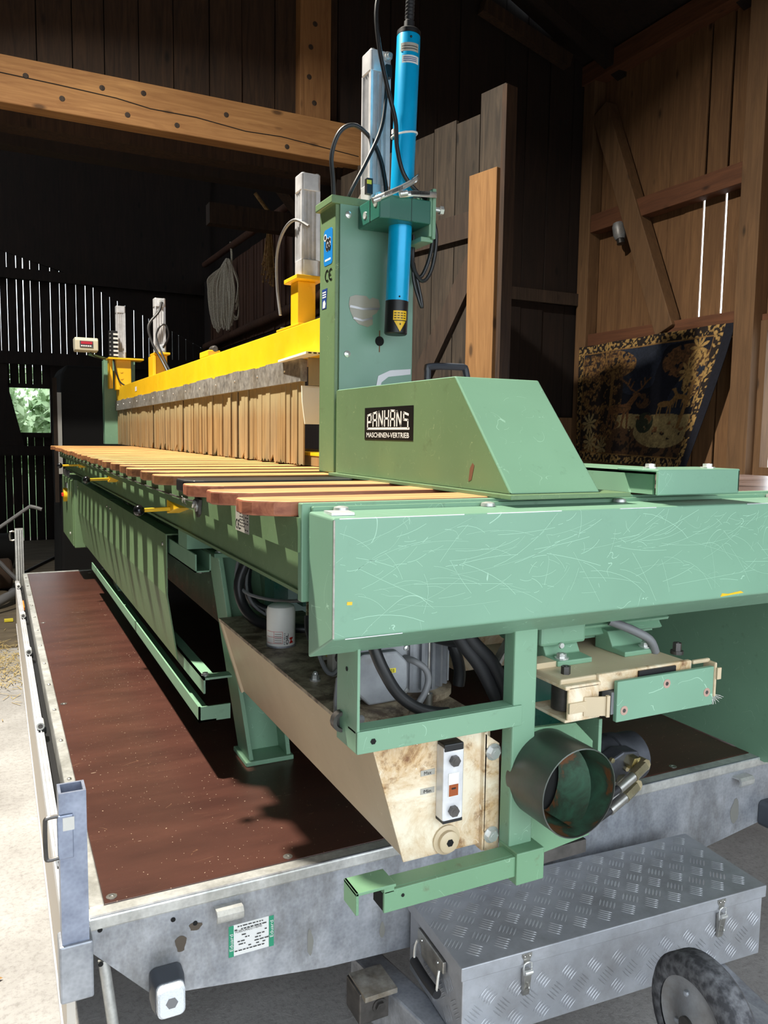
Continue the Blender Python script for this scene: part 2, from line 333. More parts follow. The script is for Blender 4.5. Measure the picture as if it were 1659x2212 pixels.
# ------------------------------------------------------------------ the setting
def struct(o, label=None): o['kind'] = 'structure'; (label and lab(o, label)); return o
YW, XR = 6.6, 5.55
struct(B(-30, 30, -30, YW-.08, -.3, 0).build('floor', 'concrete'), 'pale rough concrete yard floor in front of the barn')
struct(B(-6, 8, YW-.08, 13.4, -.3, -.005).build('floor_barn', 'barn_floor'), 'dim brown earth floor inside the old barn')
struct(B(-30, 30, 13.4, 60, -.5, -.25).build('floor_meadow', 'grass'), 'green meadow behind the barn')
def plank_x(n, w, z0, z1, y0, y1): return B(n, n+w, y0, y1, z0, z1)
# back wall: old barn wall with the light lintel over the opening
wb = struct(empty('wall_back', (2, YW, 0)), 'dark plank barn wall above and beside the wide opening')
rx = random.Random(3); x = -5.2
while x < XR+.1:
    w = rx.uniform(.19, .30)
    z0 = 4.25 if x+w < 2.9 else 0.0
    th = rx.uniform(.0, .02)
    if z0 == 0.0:
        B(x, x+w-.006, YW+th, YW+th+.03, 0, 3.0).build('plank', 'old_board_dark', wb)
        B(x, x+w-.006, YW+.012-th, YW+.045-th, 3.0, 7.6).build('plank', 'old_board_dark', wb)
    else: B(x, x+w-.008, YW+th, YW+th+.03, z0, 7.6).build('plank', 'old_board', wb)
    x += w
B(-5.2, XR+.2, YW+.07, YW+.09, 4.25, 7.6).build('backing_boards', 'old_board_dark', wb); B(2.9, XR+.2, YW+.07, YW+.09, 0, 4.25).build('backing_boards', 'old_board_dark', wb)
lab(B(-5.2, 2.98, YW-.12, YW+.03, 3.97, 4.30).build('lintel_beam', 'beam_new', wb, bevel=.008), 'light squared spruce lintel beam with knots and a long crack')
mb = MB(); cr = [(0.1,4.175),(.5,4.165),(.9,4.15),(1.15,4.12),(1.5,4.12),(1.9,4.085),(2.2,4.095),(2.6,4.07),(2.9,4.05)]
for (a,b),(c,d) in zip(cr[:-1], cr[1:]): mb.add([(a,YW-.1215,b),(c,YW-.1215,d),(c,YW-.1215,d-.007),(a,YW-.1215,b-.007)], [(0,1,2,3)])
mb.build('crack', 'dark_void', wb)
for (kx, kz) in ((.28,4.18),(.52,4.07),(.98,4.04),(.80,4.20),(1.35,4.03),(1.74,4.18),(2.25,4.02),(1.1,4.22)):
    MB().lathe((kx,YW-.1203,kz),(0,-1,0),[(.021,0),(.015,.0012),(.0,.0014)],12).build('knot', 'brace_dark', wb)
B(-5.2, 2.98, YW+.035, YW+.24, 3.88, 3.99).build('old_lintel', 'old_board', wb); B(-5.2, 2.9, YW+.24, YW+.4, 3.80, 3.92).build('old_lintel', 'old_board_dark', wb)
lab(B(2.37, 2.645, YW-.1, YW+.06, 4.30, 7.6).build('post', 'beam_new_v', wb, bevel=.006), 'light new post standing on the lintel')
for kz in (4.42,4.62,4.86,5.05): MB().lathe((2.47+.03*math.sin(kz*9),YW-.1005,kz),(0,-1,0),[(.022,0),(.015,.0012),(.0,.0014)],12).build('knot', 'brace_dark', wb)
B(2.80, 2.97, YW-.02, YW+.16, 0, 3.97).build('jamb_post', 'old_board', wb)
B(2.98, XR, YW-.05, YW+.02, 3.0, 3.12).build('rail', 'brace_dark', wb)
B(3.6, XR-.15, YW-.035, YW, 1.25, 1.86).build('lower_board', 'pine', wb)
# open door leaf, hinged at the right jamb and swung towards the viewer
dr = struct(empty('door_1', (2.8, 6.45, 0)), 'open weathered plank barn door leaf with a new light batten')
H0, H1 = Vector((2.72, 6.42, 0)), Vector((3.115, 4.56, 0)); dd = (H1-H0).normalized(); dn = Vector((dd.y, -dd.x, 0)); L = (H1-H0).length   # dn points to -x side
if dn.x > 0: dn = -dn
nb = 8; wv = L/nb; tops = [3.83,3.86,3.85,3.89,3.86,3.88,3.85,3.98]
for k in range(nb):
    a = H0+dd*(k*wv+.004); b = H0+dd*((k+1)*wv-.004); c = (a+b)/2
    MB().obox((c.x, c.y, (tops[k]+.1)/2), dd, dn, (0,0,1), (b-a).length/2, .014, (tops[k]-.1)/2).build('plank', 'door_board', dr, bevel=.003)
def onleaf(s, off): p = H0+dd*s+dn*off; return p
for z in (1.2, 3.12): MB().obox((*onleaf(L/2,.03).to_2d(), z), dd, dn, (0,0,1), L/2-.02, .018, .09).build('ledge', 'brace_dark', dr)
p0 = onleaf(.55,.032); p1 = onleaf(L-.15,.032); MB().bar((p0.x,p0.y,1.3),(p1.x,p1.y,3.0),.035,.16,up=dn.cross(dd)).build('diagonal_brace', 'brace_dark', dr)
c = onleaf(L-.13,.062); lab(MB().obox((c.x,c.y,1.75), dd, dn, (0,0,1), .13, .022, 1.68).build('batten', 'door_batten', dr, bevel=.004), 'new light brown board nailed to the door edge')
c = onleaf(L+.02,.0); MB().obox((c.x,c.y,2.0), dd, dn, (0,0,1), .02, .05, 1.95).build('edge_strip', 'old_board', dr)
# right wall
wr = struct(empty('wall_right', (XR, 4.5, 0)), 'light brown pine plank wall with braces and narrow light gaps')
y = YW-.02; gaps = [5.10, 4.87, 4.66]; k = 0; ry = random.Random(5)
edges = [6.58,6.36,6.16,5.94,5.77,5.52,5.32,5.10,4.87,4.66,4.42]
for a, b in zip(edges[:-1], edges[1:]):
    g = .022 if any(abs(b-q) < .02 for q in gaps) else .0015; th = ry.uniform(0,.008)
    g0 = .0
    B(XR+th, XR+.012+th, b+g, a, 0, 5.6).build('plank', 'pine', wr)
for a, b in zip([4.42,4.18,3.95,3.72,3.50,3.3,3.05,2.8,2.55],[4.18,3.95,3.72,3.50,3.3,3.05,2.8,2.55,2.3]):
    if b >= 3.45: B(XR, XR+.03, b+.002, a, 0, 1.36).build('plank', 'pine', wr); B(XR, XR+.03, b+.002, a, 2.56, 5.6).build('plank', 'pine', wr)
    else: B(XR, XR+.03, b+.002, a, 0, 5.6).build('plank', 'pine', wr)
B(XR+.04, XR+.06, 2.3, 6.6, 3.86, 5.6).build('backing_boards', 'pine', wr); B(XR+.04, XR+.06, 5.22, 6.6, 0, 3.86).build('backing_boards', 'pine', wr); B(XR+.04, XR+.06, 4.45, 5.22, 0, 2.6).build('backing_boards', 'pine', wr)
B(XR+.04, XR+.06, 4.45, 4.58, 2.6, 3.86).build('backing_boards', 'pine', wr)
B(XR-.14, XR, 6.42, 6.58, 0, 5.3).build('post', 'pine_post', wr, bevel=.006); B(XR-.15, XR, 4.42, 4.61, 0, 5.3).build('post', 'pine_post', wr, bevel=.006)
B(XR-.13, XR, 4.61, 6.42, 3.70, 3.87).build('rail', 'pine_y', wr, bevel=.005); B(XR-.11, XR, 4.61, 6.42, 2.58, 2.70).build('rail', 'pine_y', wr, bevel=.005)
MB().bar((XR-.085, 6.33, 4.85),(XR-.085, 5.36, 2.62),.21,.13,up=(1,0,0)).build('brace', 'pine_post', wr, bevel=.006)
B(XR-.16, XR+.03, 2.3, 6.6, 5.16, 5.34).build('wall_plate', 'pine_y', wr); B(XR-.05, XR, 2.3, 4.44, 1.30, 1.40).build('rail', 'pine_y', wr); B(XR-.05, XR, 2.3, 4.44, 2.55, 2.65).build('rail', 'pine_y', wr)
w2 = struct(empty('window_2', (XR, 3.95, 1.4)), 'bright window opening in the pine wall at the right edge')
for a in ((4.36,4.44,1.36,2.60),(3.45,3.53,1.36,2.60)): B(XR-.06, XR+.04, *a).build('window_frame', 'pine_post', w2)
B(XR-.06, XR+.04, 3.53, 4.36, 1.36, 1.44).build('window_frame', 'pine_post', w2); B(XR-.06, XR+.04, 3.53, 4.36, 2.52, 2.60).build('window_frame', 'pine_post', w2); B(XR-.03, XR+.02, 3.93, 3.97, 1.44, 2.52).build('window_bar', 'pine_post', w2)
# roof over the front bay, left wall, barn interior shell
cl = struct(empty('ceiling', (0, 3, 5.3)), 'dark board roof over the bay and the barn')
def slope(xa, za, xb, zb, y0, y1, name, par, th=.05): MB().add([(xa,y0,za),(xb,y0,zb),(xb,y1,zb),(xa,y1,za),(xa,y0,za+th),(xb,y0,zb+th),(xb,y1,zb+th),(xa,y1,za+th)], [(0,3,2,1),(4,5,6,7),(0,1,5,4),(1,2,6,5),(2,3,7,6),(3,0,4,7)]).build(name, 'old_board_dark', par)
for k in range(8):
    y0 = -.6+k*.9; slope(XR+.4, 5.12, .2, 7.7, y0, y0+.896, 'roof_board', cl); slope(-5.4, 5.12, .2, 7.7, y0, y0+.896, 'roof_board', cl)
for k in range(5): MB().bar((XR+.2, .4+k*1.45, 5.12),(.2, .4+k*1.45, 7.58),.12,.16).build('rafter', 'old_board_dark', cl)
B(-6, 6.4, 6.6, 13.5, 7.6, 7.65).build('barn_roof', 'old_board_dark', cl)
MB().bar((4.1, YW-.15, 5.55),(5.1, YW-.15, 5.27),.1,.12).build('rafter', 'old_board', cl)
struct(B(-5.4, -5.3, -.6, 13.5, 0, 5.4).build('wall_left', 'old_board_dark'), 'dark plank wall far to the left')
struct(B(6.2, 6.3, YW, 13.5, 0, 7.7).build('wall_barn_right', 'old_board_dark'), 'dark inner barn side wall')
# far gable wall with light slits
wg = struct(empty('wall_gable', (1.5, 13, 0)), 'far dark gable wall with daylight slits between its boards')
rg = random.Random(11); x = -.6; wx0, wx1, wz0, wz1 = .22, .77, 1.62, 2.28
def ztop(x): return 4.30-.27*max(0,x) if x < 1.1 else 4.0-.5*(x-1.1)
while x < 3.2:
    w = rg.uniform(.085, .15); g = rg.choice((.006,.008,.010,.005)) if .05 < x < 2.7 else .003
    xa, xb = x, x+w-g; zt = ztop(x)
    cuts = [(wz0-.35, wz1+.05)] if (xb > wx0-.12 and xa < wx1+.04) else []
    if cuts: B(xa, xb, 13, 13.03, -.1, wz0-.0).build('plank', 'old_board_dark', wg); B(xa, xb, 13, 13.03, wz1, zt).build('plank', 'old_board_dark', wg)
    else: B(xa, xb, 13, 13.03, -.1, zt).build('plank', 'old_board_dark', wg)
    x += w
B(-6, -.6, 13, 13.03, -.1, 7.7).build('boards', 'old_board_dark', wg); B(3.2, 6.4, 13, 13.03, -.1, 7.7).build('boards', 'old_board_dark', wg)
MB().prism([(-.6,4.28),(0,4.28),(1.1,3.98),(3.2,2.95),(3.2,7.7),(-.6,7.7)], 'y', 12.96, 12.99).build('boards', 'old_board_dark', wg)
B(-6, 6, 12.88, 12.98, 3.84, 3.99).build('girt', 'old_board_dark', wg); B(-6, 6, 12.88, 12.98, 2.62, 2.80).build('girt', 'old_board_dark', wg); B(-6, 6, 12.88, 12.98, 1.28, 1.42).build('girt', 'old_board_dark', wg)
B(1.05, 3.2, 12.95, 12.985, -.1, 2.62).build('inner_boards', 'old_board_dark', wg); MB().prism([(-.3,2.62),(.20,2.62),(.20,2.3),(.40,1.42),(-.3,1.42)], 'y', 12.9, 12.95).build('inner_boards', 'old_board_dark', wg)
B(.78, 1.0, 12.94, 12.985, -.1, 2.62).build('inner_boards', 'old_board_dark', wg)
w1 = struct(empty('window_1', (.5, 13, 1.6)), 'small far window opening showing green trees outside')
B(.16, .22, 12.95, 13.05, 1.55, 2.34).build('window_frame', 'old_board_dark', w1); B(.77, .83, 12.95, 13.05, 1.55, 2.34).build('window_frame', 'old_board_dark', w1)
B(.16, .83, 12.95, 13.05, 1.55, 1.62).build('window_frame', 'old_board_dark', w1); B(.16, .83, 12.95, 13.05, 2.28, 2.34).build('window_frame', 'old_board_dark', w1)
# loft partition on the right inside the barn, with pole rail
wl = struct(empty('wall_loft', (3.05, 9, 0)), 'brown slatted loft partition inside the barn')
y = 7.0; rl = random.Random(4)
while y < 12.3:
    w = rl.uniform(.10, .16); B(3.05+rl.uniform(0,.02), 3.085, y, y+w-.012, 2.9, 4.05).build('plank', 'loft_board', wl); y += w
B(3.09, 3.12, 7, 12.9, 0, 4.05).build('boards', 'old_board_dark', wl)
MB().cyl((2.98,6.8,4.12),(2.98,12.4,4.22),.05,.045,10).build('rail_pole', 'loft_board', wl, True); MB().cyl((2.98,6.8,3.05),(2.98,12.4,2.98),.06,.05,10).build('rail_pole', 'loft_board', wl, True); MB().cyl((2.95,6.8,2.78),(2.95,12.4,2.72),.05,.05,10).build('rail_pole', 'brace_dark', wl, True)
MB().bar((1.9,7.4,4.75),(2.9,7.9,3.95),.14,.18).build('strut', 'old_board', cl); B(2.0,2.95,8.1,8.25,3.75,3.95).build('strut', 'old_board', cl)
MB().cyl((2.62,8.6,4.25),(2.9,8.55,3.9),.02,.022,8).build('branch', 'dried', cl, True)
B(XR, XR+.03, -.8, 2.3, 0, 5.6).build('boards', 'pine', wr)
wf = struct(empty('wall_front_added', (0, -.8, 0)), 'unseen plank wall added behind the viewer, its entrance limiting the daylight')  # unseen wall, added to darken the bay; opening sized for the daylight
B(-5.4, -.9, -.65, -.6, 0, 8).build("boards", "old_board_dark", wf); B(2.5, XR+.3, -.65, -.6, 0, 8).build("boards", "old_board_dark", wf); B(-.9, 2.5, -.65, -.6, 2.75, 8).build("boards", "old_board_dark", wf)
# ------------------------------------------------------------------ floodlight (the lamp of the bay)
fl = empty('floodlight', LAMP_POS-Vector((0,0,.05)), 'work floodlight hung high under the bay roof', 'lamp')
MB().lathe(LAMP_POS+Vector((0,0,.16)),(0,0,-1),[(.05,0),(.09,.02),(.17,.10),(.18,.13),(.175,.13),(.16,.105),(.08,.04)],20,False).build('housing','dark_steel',fl,True)
MB().cyl(LAMP_POS+Vector((0,0,.16)), LAMP_POS+Vector((0,0,.52)), .012).build('hanger','dark_steel',fl)
MB().lathe(LAMP_POS+Vector((0,0,.095)),(0,0,-1),[(.0,.045),(.12,.03),(.12,.0)],16).build('bulb','lamp_glow',fl,True)
ld = bpy.data.lights.new('flood_light','AREA'); ld.shape = 'DISK'; ld.size = .22; ld.energy = LAMP_W; ld.spread = math.radians(120); ld.color = (1.0,.94,.82); lo = bpy.data.objects.new('flood_light', ld); C.objects.link(lo)
lo.location = LAMP_POS+Vector((0,0,.0)); lo.rotation_euler = (Vector((.9,3.0,1.2))-LAMP_POS).to_track_quat('-Z','Y').to_euler()
place(lo, LAMP_POS, fl)
# ------------------------------------------------------------------ trailer
T = empty('flatbed_trailer', (1.184, 3.65, 0), 'galvanised flatbed trailer with brown plywood deck under the green machine', 'trailer')
dk = B(.172, 2.196, 1.60, 5.70, .682, .700).build('deck_board','deck_ply',T,bevel=.002); lab(dk,'dark brown film-faced plywood deck')
B(.176, 2.19, 1.5985, 1.60, .683, .698).build('deck_edge','black',dk)
for (sx, sy) in ((.188,1.622),(.567,1.618),(.95,1.62),(1.35,1.62),(1.75,1.62),(2.15,1.62),(.19,2.9),(.19,4.2),(.55,5.6)): MB().lathe((sx,sy,.6995),(0,0,1),[(.011,0),(.011,.0014),(.005,.0018),(.004,.0006)],14).build('deck_screw','steel',dk)
prof = [(.14,.70),(.14,.63),(.26,.50),(.64,.448),(1.184,.415),(1.73,.448),(2.108,.50),(2.228,.63),(2.228,.70)]
fb = MB().prism(prof,'y',1.562,1.568).build('front_beam','galvanised',T); lab(fb,'stained galvanised front cross beam')
B(.135, 2.233, 1.560, 1.600, .672, .6995).build('top_flange','galvanised_light',fb,bevel=.004)
for hx in (.15,.155): pass
for (hx,hz) in ((.158,.672),(.158,.60),(1.02,.47),(1.02,.445),(2.14,.66),(.30,.655),(.345,.635)): MB().cyl((hx,1.5615,hz),(hx,1.5605,hz),.005,n=10).build('hole','dark_void',fb)
for s, nm in ((0,'l'),(1,'r')):
    xa, xb = (.143,.172) if s == 0 else (2.196,2.225)
    B(xa, xb, 1.60, 5.72, .60, .6985).build('side_rail','galvanised_light',T,bevel=.003)
for k in range(13): MB().lathe((.157, 1.95+k*.3, .6985),(0,0,1),[(.006,0),(.006,.003),(.003,.005)],8).build('rail_bolt','steel',T)
B(.143, 2.225, 5.70, 5.735, .60, .702).build('rear_beam','galvanised_light',T)
# corner posts (open square tubes)
def post(x0, y0, a, z0, z1, par, mat='galvanised_post'):
    t = .005; m = MB(); m.loft([[(x0,y0,z),(x0+a,y0,z),(x0+a,y0+a,z),(x0,y0+a,z)] for z in (z0,z1)], False)
    m.loft([[(x0+t,y0+t,z),(x0+a-t,y0+t,z),(x0+a-t,y0+a-t,z),(x0+t,y0+a-t,z)] for z in (z1-.09,z1)], False)
    o = [(x0,y0),(x0+a,y0),(x0+a,y0+a),(x0,y0+a)]; i = [(x0+t,y0+t),(x0+a-t,y0+t),(x0+a-t,y0+a-t),(x0+t,y0+a-t)]
    m.add([(*p,z1) for p in o+i], [(k,(k+1)%4,4+(k+1)%4,4+k) for k in range(4)]); m.add([(*p,z1-.09) for p in i],[(0,1,2,3)]); m.add([(*p,z0) for p in o],[(3,2,1,0)])
    return m.build('corner_post',mat,par)
cp = post(.086,1.512,.048,.60,.985,T)
B(.080,.140,1.506,1.562,.575,.69).build('post_socket','galvanised',cp,bevel=.004)
B(.082,.110,1.508,1.512,.86,.945).build('latch_plate','galvanised_post',cp,bevel=.003)
MB().tube([(.084,1.51,.945),(.066,1.508,.945),(.062,1.508,.935),(.062,1.508,.875),(.066,1.508,.865),(.084,1.51,.865)],.004,8,3).build('latch_bail','dark_steel',cp,True)
B(.092,.112,1.5075,1.5095,.915,.94).build('latch_window','chrome',cp)
rp = post(.102,5.705,.05,.50,1.003,T,'galvanised_light'); MB().tube([(.10,5.72,.985),(.075,5.72,.985),(.075,5.72,.93),(.10,5.72,.93)],.006,6,2).build('latch_bail','steel',rp)
for gx in (.113,.128,.141): B(gx,gx+.004,5.7035,5.705,.52,.995).build('post_groove','dark_steel',rp)
# folded down drop side
ds = B(.096,.112,1.60,5.66,.375,.628).build('drop_side','drop_panel',T); lab(ds,'pale drop side board hanging down along the left edge')
al = MB().box(.094,.118,1.60,5.66,.628,.664); al.box(.098,.101,1.60,5.66,.664,.670); al.box(.108,.111,1.60,5.66,.664,.670)
al.build('edge_profile','aluminium',ds); B(.092,.114,1.60,5.66,.362,.380).build('edge_profile','aluminium',ds)
B(.119,.141,1.60,5.66,.60,.63).build('gap_shade_strip','black',ds)  # dark strip paints the shade in the gap behind the drop side
for y in (5.35, 4.48, 3.72, 2.75, 1.84):
    h = MB().cyl((.108,y,.683),(.108,y+.055,.683),.013,n=12).build('hinge','label_white',T,True); B(.102,.126,y+.005,y+.05,.655,.676).build('hinge_leaf','black',h)
    MB().cyl((.108,y-.001,.683),(.108,y+.0,.683),.008,n=8).build('hinge_pin','dark_steel',h)
B(.118,.124,4.75,4.95,.655,.672).build('orange_marker','orange',T)
# prop leg, reflectors, tie hooks, identity plate
MB().cyl((.165,1.575,.60),(.225,1.49,.02),.011,n=12).build('prop_leg','galvanised_light',T,True)
for xx in (.283, 2.085):
    r0 = MB().loft([[(xx+a,1.560,.523+b) for a,b in roundrect(.066,.078,.014)],[(xx+a,1.535,.523+b) for a,b in roundrect(.066,.078,.014)],[(xx+a,1.512,.523+b) for a,b in roundrect(.058,.070,.012)]]).build('side_marker','grey_plastic',T,True)
    MB().loft([[(xx+a,1.512,.523+b) for a,b in roundrect(.056,.066,.012)],[(xx+a,1.499,.523+b) for a,b in roundrect(.054,.064,.012)],[(xx+a,1.495,.523+b) for a,b in roundrect(.046,.056,.01)]]).build('marker_lens','lens',r0,True)
    MB().cyl((xx,1.4955,.523),(xx,1.494,.523),.012,n=6).build('lens_centre','hose_grey',r0)
for xx in (.384, 1.930):
    MB().prism([(1.562,.662),(1.535,.664),(1.528,.656),(1.528,.645),(1.533,.638),(1.538,.640),(1.534,.647),(1.534,.654),(1.538,.658),(1.562,.656)],'x',xx,xx+.056).build('tie_hook','galvanised_light',T,True)
ip = patch([(0,0),(.100,0),(.100,.070),(0,.070)],(.415,1.5612,.538),(1,0,0.0),(0,0,1),-.0008,'identity_plate','label_white',T)
ip2 = patch([(0,0),(.011,0),(.011,.070),(0,.070)],(.415,1.5602,.538),(1,0,0),(0,0,1),.0004,'green_band','label_green',ip); patch([(.089,0),(.1,0),(.1,.070),(.089,.070)],(.415,1.5602,.538),(1,0,0),(0,0,1),.0004,'green_band','label_green',ip)
text('Eduard','lettering','label_white',(.4245,1.5595,.552),(0,0,1),(-1,0,0),w=.038,h=.0075,parent=ip); text('Eduard','lettering','label_white',(.5135,1.5595,.560),(0,0,1),(-1,0,0),w=.038,h=.0075,parent=ip)
text('YC3EDUARD21146945','lettering','ink',(.428,1.5597,.5895),(1,0,0),(0,0,1),w=.060,h=.0052,parent=ip)
rr = random.Random(8); mb = MB()
for row in range(9):
    z = .602-row*.0068
    if row == 2: continue
    x = .428
    while x < .497:
        l = rr.uniform(.003,.010); 
        if rr.random() < (.9 if row in (0,1,8) else .35): mb.add([(x,1.5596,z),(x+l,1.5596,z),(x+l,1.5596,z+.0022),(x,1.5596,z+.0022)],[(0,1,2,3)])
        x += l+.002
mb.build('small_print','ink',ip)
# drawbar arms, bracket, wheels
for sx in (-1,1):
    MB().bar((1.184+sx*.41,1.66,.33),(1.184+sx*.17,.35,.33),.07,.118).build('drawbar_arm','galvanised',T,bevel=.006)
bk = MB().box(.695,.775,1.50,1.575,.33,.405).build('arm_bracket','dark_steel',T,bevel=.004); B(.70,.78,1.48,1.57,.398,.41).build('bracket_flange','steel_plate',bk); hexbolt((.745,1.50,.365),(0,-1,0),.012,.01,'bolt','dark_steel',bk)
for sx in (.24,2.128):
    MB().lathe((sx-.09,3.9,.29),(1,0,0),[(.19,0),(.27,.0),(.29,.03),(.29,.15),(.27,.18),(.19,.18)],28).build('road_wheel','tyre',T,True)
B(.24,2.13,3.86,3.94,.26,.33).build('axle','galvanised',T); B(.5,.57,1.6,5.6,.55,.682).build('chassis_rail','galvanised',T); B(1.8,1.87,1.6,5.6,.55,.682).build('chassis_rail','galvanised',T)

for k,(sx,sz,w_,h_) in enumerate(((.315,.598,.018,.034),(.345,.628,.022,.016),(.60,.52,.012,.05),(.78,.5,.012,.03),(1.95,.55,.03,.06))):
    pl_ = [(w_*.6*math.cos(a)*(1+.18*math.sin(3*a+k)+.1*math.sin(5*a)), h_*.6*math.sin(a)*(1+.15*math.cos(2*a+k)+.1*math.sin(7*a))) for a in [2*PI*q/14 for q in range(14)]]; patch(pl_,(sx,1.5612,sz),(1,0,0),(0,0,1),-.0002,'stain','stain_brown' if k < 2 else 'stain_grey',fb)
# ------------------------------------------------------------------ the long green machine
M = empty('sawing_machine', (.9, 3.6, .7), 'long green woodworking machine with slatted table and yellow pressure beam', 'machine')
ZT = 1.55; P0, DP, SW = 1.117, .185, .100
# table slats
def slat_mesh(w):
    m = MB(); ch = [(.335,.052),(.337,.094),(.345,w),(.995,w),(.995,0),(.395,0),(.372,.012),(.345,.034)]
    m.prism(ch,'z',1.527,ZT); return m
protoA = None; protoB = None
for n in range(26):
    y = P0+DP*n
    if n == 3: continue
    if n < 3:
        if protoA is None:
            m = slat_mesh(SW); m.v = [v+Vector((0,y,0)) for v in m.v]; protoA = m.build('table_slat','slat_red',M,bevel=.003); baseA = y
            lab(protoA,'reddish worn wooden table slat at the near end')
        else: o = dup(protoA,(random.uniform(-.006,.006),y-baseA,0)); lab(o,'reddish worn wooden table slat at the near end')
    else:
        if protoB is None:
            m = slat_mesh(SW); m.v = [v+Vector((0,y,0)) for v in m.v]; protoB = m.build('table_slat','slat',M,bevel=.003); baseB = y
        else: dup(protoB,(random.uniform(-.008,.008),y-baseB,0))
m = MB(); m.prism([(.358,1.70),(.375,1.672),(.395,1.665),(.735,1.665),(.748,1.68),(.748,1.77),(.358,1.77)],'z',1.522,1.5495); lab(m.build('end_bar','steel_plate' if 0 else 'black',M,bevel=.004),'black steel cross bar between the slats')
# slat carriers, edge strip and side rail
B(.400,.409,1.10,5.86,1.475,1.527).build('edge_strip','green_scuffed',M)
for xx in (.55,.75): B(xx,xx+.05,1.12,5.86,1.46,1.527).build('slat_carrier','green',M)
sr = MB(); sr.box(.435,.441,1.115,5.84,1.396,1.50); sr.box(.431,.452,1.115,5.84,1.394,1.400); sr.build('side_rail','green_scuffed',M)
for yy in (2.19,1.15): MB().lathe((.4345,yy,1.462),(-1,0,0),[(.024,0),(.024,.0008)],20).build('grip_slot','black',M)
MB().tube([(.397,1.77,1.498)]+[(.396,1.92+.4*k,1.495-.001*(k%2)) for k in range(10)]+[(.396,5.8,1.495)],.0022,6,2).build('pull_wire','red' if 0 else 'dark_steel',M)
hk = MB(); hk.tube([(.399,1.765,1.50),(.391,1.74,1.502),(.387,1.73,1.495),(.389,1.745,1.487),(.393,1.758,1.493)],.0028,8,4); hk.cyl((.399,1.73,1.49),(.391,1.73,1.49),.012,n=14); hk.build('wire_hook','chrome',M,True)
pl = MB(); pl.prism([(1.70,1.506),(1.745,1.511),(1.741,1.477),(1.723,1.466),(1.71,1.474)],'x',.393,.399); pl.build('hook_plate','dark_steel',M)
for k in range(14):
    a = Vector((.394,1.84,1.496)); b = a+Vector((random.uniform(-.008,.002),random.uniform(-.02,.02),random.uniform(-.012,.014))); MB().tube([a,(a+b)/2+Vector((-.004,0,.003)),b],.0008,4,2).build('frayed_strand','steel',M)
B(.46,.99,1.14,5.84,1.428,1.432).build('light_block_tray','dark_green',M)  # added sheet, keeps lamp light between the slats off tank and tool box
# nameplate on the strip
npx = patch([(0,0),(.085,0),(.085,.046),(0,.046)],(.3995,1.435,1.472),(0,-1,0),(0,0,1),.0006,'nameplate','label_grey',M)
mb = MB()
for r_ in range(7):
    for c_ in range(5):
        if random.random() < .75: y = 1.435-.028-c_*.0115; z = 1.4765+r_*.0056; mb.add([(.3987,y,z),(.3987,y-.008,z),(.3987,y-.008,z+.002),(.3987,y,z+.002)],[(0,1,2,3)])
mb.build('small_print','ink',npx)
def arc(cx,cy,r,a0,a1,n=10): return [(cx+r*math.cos(a0+(a1-a0)*k/n), cy+r*math.sin(a0+(a1-a0)*k/n)) for k in range(n+1)]
def ce(o,xd,yd,h,par,wd=.16):
    strokes([arc(h*.5,h*.5,h*.5,math.radians(65),math.radians(295)), arc(h*1.45,h*.5,h*.5,math.radians(65),math.radians(295)), [(h*.98,h*.5),(h*1.4,h*.5)]],o,xd,yd,h*wd,'conformity_mark','ink',par)
ce((.3988,1.432,1.477),(0,-1,0),(0,0,1),.015,npx)
# locking levers
for (by, bz, kx) in ((2.065,1.454,.324),(3.276,1.464,.318),(4.503,1.470,.306)):
    lv = MB(); lv.prism([(by+.045,bz+.022),(by+.045,bz-.016),(by-.115,bz+.012)],'x',.402,.436); br = lv.build('lever_bracket','yellow',M,bevel=.002)
    MB().bar((.406,by+.005,bz),(kx+.010,by+.002,bz-.002),.010,.010).build('lever_rod','yellow',br,bevel=.002)
    MB().sphere((kx,by,bz-.002),.0145,16).build('lever_knob','black_gloss',br,True)
# cover panels below the rail
for (ya, yb) in ((2.41,3.74),(3.755,5.27)):
    m = MB(); m.prism([(.455,1.345),(.455,1.157),(.485,.952),(.489,.952),(.459,1.158),(.459,1.341),(.495,1.341),(.495,1.345)],'y',ya,yb); cpn = m.build('cover_panel','green_scuffed',M); 
    for q in (ya+.05,yb-.05): MB().lathe((.4548,q,1.31),(-1,0,0),[(.006,0),(.005,.003),(.0,.0035)],10).build('panel_screw','steel',cpn)
m = MB(); m.box(.466,.470,2.07,2.56,1.282,1.33); m.box(.466,.508,2.07,2.56,1.282,1.286); m.box(.504,.508,2.07,2.56,1.282,1.33); m.build('support_channel','green',M); hexbolt((.488,2.10,1.282),(0,0,-1),.008,.007,'bolt','steel',M)
# control cabinet
cb = B(.437,.64,5.29,6.14,.915,1.348).build('control_cabinet','green_scuffed',M,bevel=.004); B(.430,.437,5.31,6.12,.925,1.338).build('cabinet_door','green_scuffed',cb,bevel=.002)
sw = MB().cyl((.430,5.74,1.222),(.408,5.74,1.222),.047,n=20).build('main_switch','yellow',cb,True); B(.397,.409,5.71,5.765,1.212,1.234).build('switch_lever','red',sw,bevel=.002); B(.425,.430,5.67,5.80,1.27,1.305).build('switch_plate','steel',cb)
B(.4285,.430,5.72,5.75,1.12,1.18).build('cable_stub','black',cb); MB().cyl((.430,5.5,.985),(.424,5.5,.985),.01,n=10).build('lock','chrome',cb)
for k in range(3): B(.430,.44,5.6+k*.17,5.64+k*.17,1.343,1.385).build('cabinet_clip','dark_steel',cb)
